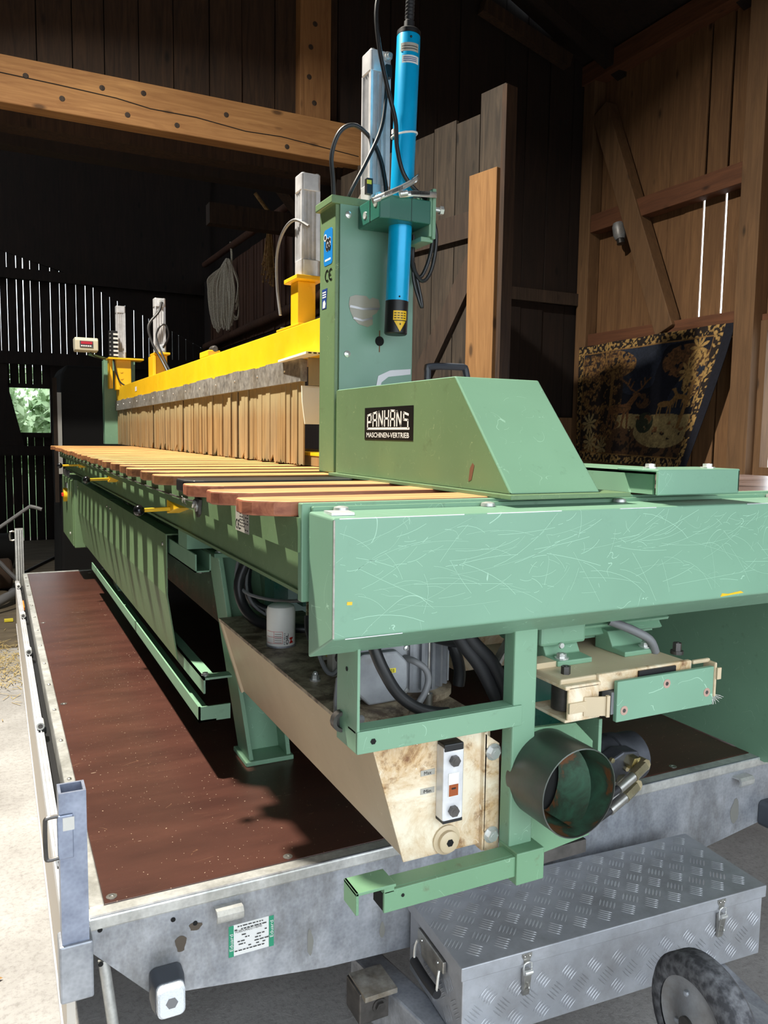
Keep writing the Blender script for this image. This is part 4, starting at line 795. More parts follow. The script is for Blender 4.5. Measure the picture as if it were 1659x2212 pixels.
sg = MB(); sg.prism([(.658,1.130),(.662,1.136),(.692,1.136),(.698,1.130),(.698,1.005),(.692,1.000),(.662,1.000),(.658,1.005)],'y',TY0-.028,TY0-.004); sgo = sg.build('sight_gauge','aluminium',tk,bevel=.002); B(.659,.697,TY0-.029,TY0-.004,1.124,1.137).build('gauge_end','black',tk,bevel=.002); B(.659,.697,TY0-.0285,TY0-.004,.999,1.004).build('gauge_end','black',tk)
B(.668,.688,TY0-.0292,TY0-.028,1.045,1.086).build('gauge_window','amber',tk); B(.669,.687,TY0-.0298,TY0-.0292,1.046,1.066).build('gauge_oil','oil',tk); B(.674,.682,TY0-.0305,TY0-.0298,1.058,1.0605).build('gauge_mark','ink',tk)
for z in (1.108,1.020): hexbolt((.678,TY0-.028,z),(0,-1,0),.0095,.008,'gauge_bolt','dark_steel',tk,False)
for s_, z in (('Max',1.0785),('Min',1.0465)):
    g = B(.628,.655,TY0-.0048,TY0-.004,z,z+.010).build('level_label','label_grey',tk); text(s_,'lettering','ink',(.634,TY0-.0056,z+.002),(1,0,0),(0,0,1),w=.014,h=.006,parent=tk)
MB().lathe((.680,TY0-.004,.957),(0,-1,0),[(.026,0),(.026,.004),(.019,.006),(.019,.013),(.016,.015)],24).build('drain_plug','cream',tk,True); MB().cyl((.680,TY0-.0192,.957),(.680,TY0-.0198,.957),.007,n=6).build('plug_socket','dark_void',tk)
# filter
FX, FY = .600, 1.765
of = MB().lathe((FX,FY,1.150),(0,0,1),[(.031,0),(.034,.004),(.034,.085),(.031,.094),(.024,.098),(.0,.099)],32).build('oil_filter','white',M,True); lab(of,'white spin-on oil filter on the tank')
MB().lathe((FX,FY,1.1495),(0,0,1),[(.0355,0),(.0355,.004)],32).build('filter_base','galvanised',of,True)
def fwrap(z0,z1,a0,a1,nm,mat,r=.0345,n=8):
    m = MB(); m.add([Vector((FX+r*math.cos(a0+(a1-a0)*k/n),FY+r*math.sin(a0+(a1-a0)*k/n),z)) for z in (z0,z1) for k in range(n+1)],[(k,k+1,n+2+k,n+1+k) for k in range(n)]); return m.build(nm,mat,of,True)
R_ = math.radians
for z in (1.160,1.175,1.188): fwrap(z,z+.0008,R_(185),R_(257),'print_frame','red')
for a in (R_(222),R_(257)): fwrap(1.160,1.1885,a,a+.02,'print_frame','red',n=1)
for k in range(5): fwrap(1.1625+k*.005,1.1635+k*.005,R_(226),R_(253),'small_print','rust')
for s_, a, h, mt in (('OIL',281,.007,'ink'),('FT 4512',268,.0035,'hose_grey'),('M',302,.012,'red')):
    a = R_(a); rd = Vector((math.cos(a),math.sin(a),0)); tg = Vector((-math.sin(a),math.cos(a),0)); text(s_,'lettering',mt,Vector((FX,FY,1.158 if s_ != 'M' else 1.16))+rd*.0352,(0,0,1),-tg,w={'OIL':.026,'FT 4512':.028,'M':.014}[s_],h=h,parent=of,bold=.02)
# hose end, hoses, small parts on the tank top
hs = MB().cyl((.648,1.70,1.262),(.644,1.69,1.225),.0085,n=14).build('hose_ferrule','brass',M,True); MB().cyl((.6485,1.702,1.275),(.648,1.70,1.262),.006,n=10).build('hose_nipple','steel',hs)
MB().tube([(.644,1.69,1.232),(.642,1.68,1.20),(.648,1.66,1.172),(.665,1.64,1.158),(.69,1.62,1.155)],.0125,12,4).build('hydraulic_hose','hose_black',M,True)
B(.642,.665,1.60,1.62,1.15,1.20).build('valve_tag','label_grey',M); B(.66,.70,1.60,1.66,1.15,1.24).build('valve_body','black',M); MB().lathe((.655,1.59,1.168),(0,-1,0),[(.012,0),(.012,.012)],12).build('valve_cap','yellow_tag',M)
MB().tube([(.60,2.02,1.33),(.57,2.02,1.26),(.575,2.0,1.20),(.60,1.95,1.165),(.66,1.88,1.158),(.72,1.85,1.155)],.014,12,4).build('hydraulic_hose','hose_black',M,True)
MB().tube([(.59,2.05,1.35),(.565,2.03,1.28),(.58,2.0,1.235),(.63,1.9,1.228),(.68,1.8,1.245),(.70,1.76,1.27)],.0045,8,4).build('grey_cable','hose_grey',M,True); MB().tube([(.61,2.04,1.33),(.59,2.02,1.25),(.60,1.98,1.20),(.64,1.93,1.17)],.004,8,4).build('grey_cable','hose_grey',M,True)
MB().tube([(.62,2.06,1.35),(.60,2.05,1.25),(.62,2.02,1.19),(.70,1.98,1.165)],.012,10,4).build('hydraulic_hose','hose_black',M,True)
m = MB(); m.prism([(.69,1.215),(.83,1.215),(.83,1.40),(.69,1.40)],'y',1.86,1.90); m.build('gear_plate','dark_green',M); B(.66,.70,2.0,2.08,1.15,1.36).build('upright_plate','dark_green',M)
for k in range(5): MB().tube([(.615+k*.012,1.93,1.20),(.615+k*.012,1.91,1.185),(.622+k*.012,1.91,1.18)],.003,6,2).build('spring_coil','chrome',M)
nut = hexbolt((.575,1.475,1.149),(0,0,1),.008,.012,'dome_nut','chrome',M); MB().sphere((.575,1.475,1.163),.006,10).build('nut_dome','chrome',nut,True)
MB().tube([(.60,1.55,1.24),(.595,1.50,1.19),(.603,1.47,1.162),(.62,1.46,1.175),(.625,1.46,1.25)],.0048,8,4).build('grey_cable','hose_grey',M,True)
tb = B(.615,.65,1.48,1.51,1.15,1.235).build('terminal_bracket','label_grey',M); MB().lathe((.634,1.48,1.19),(0,-1,0),[(.014,0),(.014,.01),(.009,.012)],12).build('terminal_ring','dark_steel',tb)
MB().lathe((.487,1.14,1.193),(0,-1,0),[(.017,0),(.017,.014),(.011,.014),(.011,.002)],14).build('union_nut','dark_steel',M,True); MB().tube([(.487,1.145,1.193),(.50,1.18,1.21),(.512,1.2,1.24)],.007,8,3).build('union_pipe','hose_grey',M,True); MB().cyl((.487,1.145,1.193),(.54,1.17,1.175),.007,n=8).build('union_pipe','hose_grey',M)
# electric motor on the tank
MX, MY = .722, 1.345
mo = MB().lathe((MX,MY,1.165),(0,0,1),[(.066,0),(.066,.15),(.055,.165)],32).build('electric_motor','motor_grey',M,True); lab(mo,'grey electric motor with cooling fins on the tank')
for k in range(22):
    a = 2*PI*k/22; d = Vector((math.cos(a),math.sin(a),0)); MB().obox(Vector((MX,MY,1.245))+d*.071,d,Vector((-d.y,d.x,0)),(0,0,1),.008,.0032,.072).build('cooling_fin','motor_grey',mo)
MB().lathe((MX,MY,1.149),(0,0,1),[(.085,0),(.085,.012),(.075,.016)],28).build('motor_flange','cream_top',mo,True); MB().lathe((.605,1.27,1.149),(0,0,1),[(.07,0),(.07,.006),(.05,.014)],24).build('filler_flange','cream_top',M,True)
B(.575,.676,1.262,1.32,1.172,1.268).build('terminal_box','motor_grey',mo,bevel=.004)
MB().prism([(.557,1.248),(.575,1.262),(.645,1.262),(.668,1.238),(.668,1.19),(.652,1.168),(.590,1.166),(.557,1.20)],'y',1.246,1.262).build('box_cover','motor_grey',mo,bevel=.004)
for (x,z) in ((.671,1.260),(.671,1.180)): MB().lathe((x,1.262,z),(0,-1,0),[(.0055,0),(.005,.003),(0,.004)],10).build('cover_screw','chrome',mo)
yt = B(.622,.642,1.2448,1.246,1.222,1.2305).build('yellow_tag','yellow_tag',mo); text('Y23','lettering','ink',(.626,1.2440,1.2235),(1,0,0),(0,0,1),w=.012,h=.006,parent=mo)
MB().tube([(.668,1.26,1.242),(.674,1.235,1.242),(.692,1.225,1.228),(.697,1.222,1.206),(.686,1.22,1.18),(.666,1.22,1.158)],.0062,10,4).build('grey_cable','hose_grey',M,True)
MB().tube([(.560,1.185,1.32),(.566,1.175,1.288),(.581,1.17,1.252),(.608,1.17,1.210),(.645,1.17,1.180),(.682,1.17,1.166),(.71,1.175,1.160)],.0105,12,5).build('hydraulic_hose','hose_black',M,True)
MB().tube([(.68,1.24,1.31),(.71,1.235,1.285),(.75,1.24,1.27),(.79,1.25,1.26)],.010,10,3).build('hydraulic_hose','hose_black',M,True)
MB().tube([(.725,1.165,1.33),(.748,1.158,1.29),(.788,1.155,1.249),(.812,1.152,1.205),(.82,1.15,1.172)],.0125,12,4).build('hydraulic_hose','rubber',M,True); MB().tube([(.705,1.17,1.33),(.732,1.165,1.287),(.767,1.16,1.242),(.803,1.16,1.18)],.0125,12,4).build('hydraulic_hose','rubber',M,True)
MB().tube([(.775,1.31,1.28),(.80,1.30,1.23),(.812,1.30,1.19),(.81,1.30,1.16)],.012,10,4).build('hydraulic_hose','hose_black',M,True)
MB().cyl((.705,1.235,1.15),(.705,1.235,1.178),.008,n=12).build('steel_sleeve','steel',M,True); MB().cyl((.705,1.235,1.178),(.705,1.235,1.29),.0025,n=8).build('steel_rod','steel',M)
B(.845,.97,1.36,1.46,1.165,1.33).build('valve_housing','cream_rusty',M,bevel=.003); MB().obox((.835,1.33,1.245),(1,0,-.1),(0,1,.3),(0,0,1),.02,.008,.018).build('latch_block','steel',M); MB().bar((.80,1.16,1.24),(.85,1.155,1.325),.006,.02,up=(0,1,0)).build('gusset_strip','steel_plate',M)
# post, frame, lower arm at the near end
B(.778,.826,1.072,1.104,.888,1.33).build('end_post','green',M,bevel=.003)
B(.486,.491,1.070,1.150,1.160,1.33).build('frame_upright','green',M,bevel=.001); fbm = MB(); fbm.box(.486,.795,1.068,1.074,1.160,1.196); fbm.box(.486,.795,1.074,1.105,1.190,1.196); fbm.build('frame_bar','green',M,bevel=.0015)
MB().cyl((.513,1.0675,1.178),(.513,1.0668,1.178),.005,n=6).build('hole','dark_void',M); MB().cyl((.4858,1.11,1.285),(.4852,1.11,1.285),.004,n=6).build('hole','dark_void',M)
la = MB(); la.box(.527,.80,1.050,1.056,.902,.938); la.box(.527,.80,1.056,1.090,.932,.938); lao = la.build('lower_arm','green_dirty',M,bevel=.0015); lab(lao,'rust spotted green lower arm with hooked end')
hkk = MB(); hkk.box(.476,.545,1.044,1.092,.946,.951); hkk.box(.476,.481,1.044,1.092,.915,.951); hkk.box(.527,.545,1.050,1.088,.934,.947); hkk.build('arm_hook','green_dirty',M,bevel=.001); B(.5265,.531,1.055,1.088,.905,.932).build('tube_end','dark_void',M)
B(.776,.834,1.045,1.10,.888,.945).build('arm_gusset','green_dirty',M,bevel=.002); MB().cyl((.56,1.0497,.925),(.56,1.0490,.925),.003,n=8).build('hole','dark_void',M)
# extraction pipe with its plate
MB().prism([(.824,.905),(.824,1.145),(.925,1.140),(.966,1.10),(.966,.92)],'y',1.083,1.092).build('duct_plate','green_dirty',M,bevel=.001)
PX, PZ = .853, 1.064; PR = .0765
m = MB(); m.lathe((PX,1.083,PZ),(0,-1,0),[(PR*.985,-.004),(PR,.0),(PR,.100),(PR*.975,.1005),(PR*.975,.0)],48,False); ppo = m.build('extraction_pipe','pipe_iron',M,True); lab(ppo,'short wide steel extraction pipe stub')
MB().lathe((PX,1.084,PZ),(0,-1,0),[(PR*.972,.0),(PR*.972,.098)],48,False).build('pipe_lining','pipe_inside',ppo,True)
MB().lathe((PX,1.0828,PZ),(0,-1,0),[(0,0),(PR*.97,.0)],32,False).build('pipe_bottom','dark_void',ppo)
m = MB(); n = 14; ring = [Vector((PX+.066*math.cos(a),1.07-.075*k/n,PZ+.066*math.sin(a))) for k,a in enumerate([R_(80)-R_(170)*j/n for j in range(n+1)])]; ring2 = [Vector((PX+.03*math.cos(a),1.075,PZ+.06*math.sin(a)-.01)) for a in [R_(80)-R_(170)*j/n for j in range(n+1)]]
m.add(ring+ring2,[(k,k+1,n+2+k,n+1+k) for k in range(n)]); m.build('pipe_flap','pipe_inside',ppo,True)
MB().box(.985,.993,1.09,1.22,1.0,1.135).build('bearing_plate','green',M,bevel=.001); B(.86,1.02,1.20,1.21,.93,1.20).build('rear_plate','dark_green',M); B(.841,.97,1.095,1.30,.88,.905).build('greasy_floor','dark_steel',M)
# hydraulic pump with brass elbows
pu = MB().lathe((1.10,1.27,.955),(1,0,0),[(.03,0),(.05,.02),(.052,.08),(.056,.082),(.056,.10),(.052,.102),(.052,.15),(.03,.16)],28).build('hydraulic_pump','pump_iron',M,True); lab(pu,'dark grey cast pump with brass hose elbows')
MB().prism([(1.10,.985),(1.15,1.005),(1.19,1.0),(1.205,.975),(1.15,.95),(1.11,.94)],'y',1.195,1.235).build('pump_flange','pump_iron',pu,bevel=.004)
for (x,z,y) in ((1.165,.985,1.19),(1.145,.945,1.19)):
    MB().cyl((x,y+.01,z),(x,y-.018,z),.015,n=6).build('elbow_nut','brass',pu); MB().cyl((x+.008,y-.028,z),(x-.03,y-.038,z-.012),.0125,n=6).build('elbow','brass',pu); MB().cyl((x+.012,y-.03,z),(x+.012,y-.012,z),.0135,n=8).build('elbow','brass',pu)
    MB().cyl((x-.03,y-.038,z-.012),(x-.075,y-.045,z-.027),.0105,n=14).build('hose_ferrule','steel',pu,True); MB().cyl((x-.075,y-.045,z-.027),(x-.12,y-.05,z-.04),.008,n=10).build('hose_stub','rubber',pu,True)
for (x,z) in ((1.115,.995),(1.155,.97),(1.205,.965)): MB().cyl((x,1.195,z),(x,1.188,z),.0055,n=6).build('pump_bolt','brass',pu)
# saw motor carriage on the right
cg = B(.862,1.16,1.052,1.30,1.224,1.236).build('carriage_plate','cream',M,bevel=.003); lab(cg,'cream steel carriage plate carrying the saw motor')
m = MB(); m.box(.940,1.165,1.045,1.056,1.206,1.238); m.build('plate_lip','cream_rusty',cg,bevel=.003); MB().obox((1.075,1.047,1.222),(1,0,0),(0,1,0),(0,0,1),.045,.006,.012).build('cut_out','black',cg)
fb2 = MB(); fb2.box(.868,.936,1.038,1.044,1.165,1.226); fb2.box(.862,.94,1.038,1.14,1.220,1.228); fb2.box(.862,.94,1.038,1.14,1.163,1.168); fb2.build('roller_fork','cream_rusty',M,bevel=.003)
MB().cyl((.90,1.09,1.17),(.90,1.09,1.219),.022,n=20).build('guide_roller','dark_steel',M,True)
for x in (.877,.890): MB().lathe((x,1.038,1.188),(0,-1,0),[(.0055,0),(.005,.003),(0,.004)],12).build('fork_screw','chrome',M,True)
ws = MB(); ws.box(.868,.905,1.034,1.038,1.180,1.198); ws.obox((.922,1.030,1.188),(1,-.35,0),(.35,1,0),(0,0,1),.022,.0015,.017); ws.obox((.941,1.022,1.188),(1,-.2,0),(.2,1,0),(0,0,1),.003,.003,.019); ws.build('wiper_plate','cream',M)
gp = B(.968,1.205,1.028,1.038,1.152,1.226).build('carriage_end_plate','green_worn',M,bevel=.002); lab(gp,'flat green end plate with three countersunk screws')
for (x,z) in ((.985,1.172),(1.085,1.208),(1.188,1.178)): MB().cyl((x,1.0282,z),(x,1.0274,z),.0085,n=18).build('countersunk_screw','rust_light',gp,True); MB().cyl((x,1.0274,z),(x,1.0272,z),.004,n=6).build('screw_socket','dark_steel',gp)
m = MB(); m.box(1.17,1.215,1.046,1.054,1.228,1.236); m.box(1.210,1.216,1.03,1.06,1.165,1.232); m.build('brush_holder','cream',M,bevel=.003); MB().box(1.212,1.222,1.026,1.03,1.20,1.222).build('brush_clip','cream',M)
br_ = MB()
for k in range(16):
    a = -.2-1.6*random.random(); p = Vector((1.205+random.uniform(-.01,.012),1.04,1.17)); br_.tube([p,p+Vector((math.cos(a)*.03,-.008,math.sin(a)*.02))],.0004,3,0)
br_.build('brush_bristles','white',M)
for (x,y) in ((.893,1.078),(1.178,1.095)): o = hexbolt((x,y,1.236 if x > 1 else 1.228),(0,0,1),.0085,.022,'carriage_bolt','dark_steel',M)
MB().box(.962,1.0,1.036,1.06,1.165,1.205).build('belt_cover','hose_grey',M)
sm_ = MB().lathe((.86,1.22,1.318),(1,0,0),[(.05,0),(.052,.02),(.052,.36),(.04,.38)],28).build('saw_motor','green',M,True); lab(sm_,'green finned electric saw motor')
for k in range(14):
    a = 2*PI*k/14; d = Vector((0,math.cos(a),math.sin(a))); MB().obox(Vector((1.05,1.22,1.318))+d*.058,(1,0,0),d,Vector((0,-d.z,d.y)),.17,.008,.0028).build('cooling_fin','green',sm_)
B(.885,.99,1.14,1.19,1.268,1.31).build('motor_box','green',sm_,bevel=.006)
for (x0,x1) in ((.905,.985),(1.065,1.145)):
    f_ = MB(); f_.prism([(1.115,1.236),(1.115,1.246),(1.15,1.248),(1.165,1.275),(1.20,1.28),(1.20,1.236)],'x',x0,x1); fo = f_.build('motor_foot','green',sm_,bevel=.002); hexbolt((x0+.02 if x0 < 1 else x1-.015,1.13,1.246),(0,0,1),.009,.010,'foot_bolt','chrome',fo)
MB().lathe((.93,1.138,1.268),(0,-1,0),[(.006,0),(.005,.003)],10).build('box_screw','chrome',sm_)
MB().tube([(1.055,1.15,1.30),(1.09,1.13,1.285),(1.125,1.115,1.265),(1.142,1.115,1.238)],.0085,12,4).build('grey_cable','hose_grey',M,True)
B(.862,.93,1.12,1.16,1.236,1.246).build('cream_lug','cream',M)
# ------------------------------------------------------------------ chequer plate tool box on the drawbar
TB = empty('tool_box', (1.24, 1.39, .39), 'aluminium chequer plate tool box with two latches on the trailer drawbar', 'tool box')
o2 = Vector((.823,1.282)); e1 = Vector((.838,-.055)); Lb = e1.length; e1.normalize(); e2 = Vector((-e1.y,e1.x)); Db = .272
def tb(u,v,z): p = o2+e1*u+e2*v; return Vector((p.x,p.y,z))
def tbox(u0,u1,v0,v1,z0,z1):
    return MB().add([tb(u0,v0,z0),tb(u1,v0,z0),tb(u1,v1,z0),tb(u0,v1,z0),tb(u0,v0,z1),tb(u1,v0,z1),tb(u1,v1,z1),tb(u0,v1,z1)],[(0,3,2,1),(4,5,6,7),(0,1,5,4),(1,2,6,5),(2,3,7,6),(3,0,4,7)])
ZB, ZL = .392, .570
bd = tbox(.006,Lb-.006,.006,Db-.006,ZB,ZL-.028).build('box_body','checker',TB,bevel=.002); ldd = tbox(0,Lb,0,Db,ZL-.030,ZL).build('box_lid','checker',TB,bevel=.002)
def lug(mb, c, d, n, l=.031, w=.0044, h=.0012):
    c = Vector(c); d = Vector(d).normalized(); s = d.cross(n).normalized(); pts = [c-d*l/2, c-d*l*.2+s*w/2, c+d*l*.2+s*w/2, c+d*l/2, c+d*l*.2-s*w/2, c-d*l*.2-s*w/2]
    top = [c-d*l*.32+n*h, c+d*l*.32+n*h]
    mb.add(pts+top,[(0,1,6),(1,2,7,6),(2,3,7),(3,4,7),(4,5,6,7),(5,0,6)])
up = Vector((0,0,1)); E1 = Vector((*e1,0)); E2 = Vector((*e2,0))
mb = MB(); cell = .0475; k45 = math.radians(45)
nu = int(Lb/cell)+3
for i in range(-nu,2*nu):
    for j in range(-nu,nu):
        cu = .02+cell*(i*math.cos(k45)-j*math.sin(k45)); cv = .01+cell*(i*math.sin(k45)+j*math.cos(k45))
        if not (.018 < cu < Lb-.018 and .018 < cv < Db-.018): continue
        ang = k45+(PI/2 if (i+j)%2 else 0); d = E1*math.cos(ang)+E2*math.sin(ang); s = d.cross(up)
        for q in range(5):
            p = tb(cu,cv,ZL+.0002)+s*(q-2)*.0080
            lug(mb,p,d,up,.031,.0040,.0013)
lo_ = mb.build('lid_tread_pattern','checker_lug',ldd,kind='stuff')
mb = MB()
for face in (0,1):
    U = E1 if face == 0 else E2; n = -E2 if face == 0 else -E1; W = Lb if face == 0 else Db
    for i in range(-40,40):
        for j in range(-12,12):
            cu = cell*(i*math.cos(k45)-j*math.sin(k45)); cz = ZB+.03+cell*(i*math.sin(k45)+j*math.cos(k45))
            if not (.03 < cu < W-.03 and ZB+.016 < cz < ZL-.05): continue
            ang = k45+(PI/2 if (i+j)%2 else 0); d = U*math.cos(ang)+up*math.sin(ang); s = d.cross(n)
            base = (tb(cu,.0055,cz) if face == 0 else tb(.0055,cu,cz))
            for q in range(5): lug(mb,base+s*(q-2)*.0080,d,n,.032,.0028,.0011)
mb.build('side_tread_pattern','checker',bd,kind='stuff')
def latch(u):
    g = MB(); pl = [(-.012,-.004),(.012,-.004),(.012,-.010),(.007,-.02),(.007,-.028),(-.007,-.028),(-.007,-.02),(-.012,-.010)]
    n = -E2; P = lambda a,b,off=.0: tb(u+a,-.0002,ZL+b)+n*off
    k = len(pl); m = MB().add([P(a,b,.0) for a,b in pl]+[P(a,b,.002) for a,b in pl],[tuple(range(k,2*k))]+[(i,(i+1)%k,k+(i+1)%k,k+i) for i in range(k)]); la_ = m.build('latch','steel',TB)
    for s in (-1,1): MB().sphere(P(s*.006,-.009,.002),.0032,8).build('rivet','steel',la_,True)
    MB().tube([P(-.008,-.052,.004),P(-.009,-.024,.006),P(.009,-.024,.006),P(.008,-.052,.004)],.0016,6,3).build('latch_wire','chrome',la_,True)
    m = MB(); m.add([P(-.009,-.040,-.004),P(.009,-.040,-.004),P(.008,-.098,-.004),P(-.008,-.098,-.004),P(-.009,-.040,.010),P(.009,-.040,.010),P(.008,-.098,.002),P(-.008,-.098,.002)],[(4,5,6,7),(0,1,5,4),(1,2,6,5),(2,3,7,6),(3,0,4,7)]); m.build('latch_lever','steel',la_,bevel=.0015)
    MB().cyl(P(-.009,-.042,.009),P(.009,-.042,.009),.005,n=12).build('latch_roller','chrome',la_,True); MB().tube([P(.003,-.07,.006),P(.0,-.075,.012),P(-.003,-.082,.006)],.0018,6,3).build('latch_eye','steel',la_,True)
latch(.155); latch(.695)
n = -E1; Q = lambda v,b,off=0: tb(-.0002,v,ZL+b)+n*off
hp = [(.075,-.035),(.205,-.035),(.205,-.062),(.18,-.068),(.10,-.068),(.075,-.062)]; k = len(hp)
hd = MB().add([Q(a,b,-.003) for a,b in hp]+[Q(a,b,.004) for a,b in hp],[tuple(range(k,2*k))]+[(i,(i+1)%k,k+(i+1)%k,k+i) for i in range(k)]).build('side_handle','steel',TB,bevel=.002)
MB().add([Q(a,b,.002) for a,b in ((.09,-.068),(.19,-.068),(.185,-.092),(.095,-.092))],[(0,1,2,3)]).build('handle_back','steel',hd)
MB().tube([Q(.195,-.058,.008),Q(.198,-.075,.012),Q(.197,-.10,.014),Q(.19,-.112,.014)],.003,8,3).build('handle_bail','chrome',hd,True); MB().tube([Q(.085,-.058,.008),Q(.082,-.075,.012),Q(.083,-.10,.014),Q(.09,-.112,.014)],.003,8,3).build('handle_bail','chrome',hd,True)
MB().tube([Q(.20,-.108,.014),Q(.14,-.112,.014),Q(.08,-.108,.014)],.010,12,3).build('handle_grip','rubber',hd,True)
for v in (.10,.18): MB().sphere(Q(v,-.05,.004),.004,8).build('rivet','steel',hd,True)
# ------------------------------------------------------------------ jockey wheel
JW = empty('jockey_wheel', (1.19, 1.02, .36), 'small grey jockey wheel in front of the tool box', 'wheel')
jc = Vector((1.160,1.0,.536)); ja = Vector((1,-.10,0)).normalized()
MB().lathe(jc,ja,[(.085,.0),(.098,-.002),(.115,.004),(.124,.014),(.124,.050),(.115,.060),(.098,.064),(.085,.06)],44,False).build('tyre','tyre_worn',JW,True)
rm = MB().lathe(jc,ja,[(.018,-.006),(.03,.004),(.055,.014),(.075,.012),(.086,.004),(.090,.010),(.085,.05),(.02,.05)],36).build('rim','motor_grey',JW,True)
MB().lathe(jc,ja,[(.018,-.012),(.018,.06)],16).build('hub','dark_steel',JW,True)
au = ja.cross(Vector((0,0,1))).normalized()
for k in range(4):
    a = PI/2*k+.5; MB().sphere(jc+ja*.010+(au*math.cos(a)+Vector((0,0,1))*math.sin(a))*.052,.006,8).build('rim_bolt','galvanised',rm,True)
MB().bar(jc+ja*.075+Vector((0,0,.0)),jc+ja*.075+Vector((0,.03,-.20)),.012,.04).build('fork_cheek','galvanised',JW); MB().cyl(jc-ja*.0,jc+ja*.08,.008,n=10).build('axle','steel',JW)
MB().bar(jc+ja*.078+Vector((.02,.05,.0)),jc+ja*.08+Vector((.12,-.20,-.06)),.03,.06).build('stem','galvanised',JW)
# ------------------------------------------------------------------ black case behind the hood
PC = empty('tool_case', (1.19, 2.0, 1.5475), 'dark plastic case with carrying handle standing behind the green hood', 'case')
B(1.06,1.32,1.95,2.08,1.5475,1.782).build('case_body','grey_plastic',PC,bevel=.006)
m = MB(); m.tube([(1.118,2.0,1.782),(1.118,2.0,1.835),(1.125,2.0,1.848),(1.225,2.0,1.852),(1.245,2.0,1.845),(1.255,2.0,1.79),(1.258,2.0,1.782)],.010,8,3); m.build('case_handle','grey_plastic',PC,True)
# ------------------------------------------------------------------ white plastic sheet on the beam end
WS = empty('plastic_sheet', (.9, 2.3, 1.68), 'white twin-wall plastic offcut stuck beside the near column', 'sheet')
MB().add([(.845,2.52,1.885),(.825,2.205,1.885),(.985,2.205,1.885),(.985,2.52,1.885),(.845,2.52,1.892),(.825,2.205,1.892),(.985,2.205,1.892),(.985,2.52,1.892)],[(0,3,2,1),(4,5,6,7),(0,1,5,4),(1,2,6,5),(2,3,7,6),(3,0,4,7)]).build('flat_flap','white_sheet',WS)
for k in range(9): B(.832+k*.016,.842+k*.016,2.2045,2.205,1.8865,1.8905).build('flute','ink',WS)
MB().prism([(.857,1.80),(.985,1.80),(.985,1.682),(.868,1.682),(.859,1.75)],'y',2.325,2.332).build('hanging_flap','white_sheet',WS); B(.87,.985,2.30,2.306,1.80,1.885).build('brown_web','guard_wood',WS)
# ------------------------------------------------------------------ tapestry
NU, NV = 320, 200; vs = []; fs = []; cols = []
def hsh(i,j): return (math.sin(i*12.9898+j*78.233)*43758.5453)%1.0
def vn(x,y):
    i, j = math.floor(x), math.floor(y); f, g = x-i, y-j; f = f*f*(3-2*f); g = g*g*(3-2*g)
    return (hsh(i,j)*(1-f)+hsh(i+1,j)*f)*(1-g)+(hsh(i,j+1)*(1-f)+hsh(i+1,j+1)*f)*g
def ell(u,v,cu,cv,ru,rv,an=0):
    a, b = u-cu, v-cv; c, s = math.cos(an), math.sin(an); return ((a*c+b*s)/ru)**2+((-a*s+b*c)/rv)**2 < 1
def seg(u,v,a,b,w):
    ax, ay = a; bx, by = b; dx, dy = bx-ax, by-ay; t = max(0,min(1,((u-ax)*dx+(v-ay)*dy)/(dx*dx+dy*dy))); return math.hypot(u-ax-t*dx, v-ay-t*dy) < w
gold, gold2, brown, dkb, navy, sky, pale, green_, rustc = [srgb(*q) for q in ((178,142,84),(140,104,58),(92,64,40),(40,30,26),(18,20,34),(40,48,66),(168,146,98),(54,60,44),(124,84,50))]
def deer(u,v,x,y,s,antl,flip=1):
    p = ((u-x)/s*flip, (v-y)/s)
    a, b = p
    if ell(a,b,0,0,.30,.15,.1) or ell(a,b,.22,.03,.14,.14): return True
    if seg(a,b,(.26,.08),(.42,.38),.075) or ell(a,b,.46,.44,.12,.06,-.2): return True
    for lx, k in ((-.22,-.05),(-.14,.04),(.2,-.02),(.28,.05)):
        if seg(a,b,(lx,-.06),(lx+k*.5,-.30),.035) or seg(a,b,(lx+k*.5,-.28),(lx+k,-.58),.024): return True
    if antl:
        for sx in (-1,1):
            for (p0,p1) in (((.42,.5),(.42+sx*.16,.62)),((.42+sx*.16,.62),(.42+sx*.30,.84)),((.42+sx*.16,.62),(.42+sx*.10,.82)),((.42+sx*.24,.72),(.42+sx*.20,.92)),((.42+sx*.26,.76),(.42+sx*.38,.90))):
                if seg(a,b,p0,p1,.02): return True
    return False
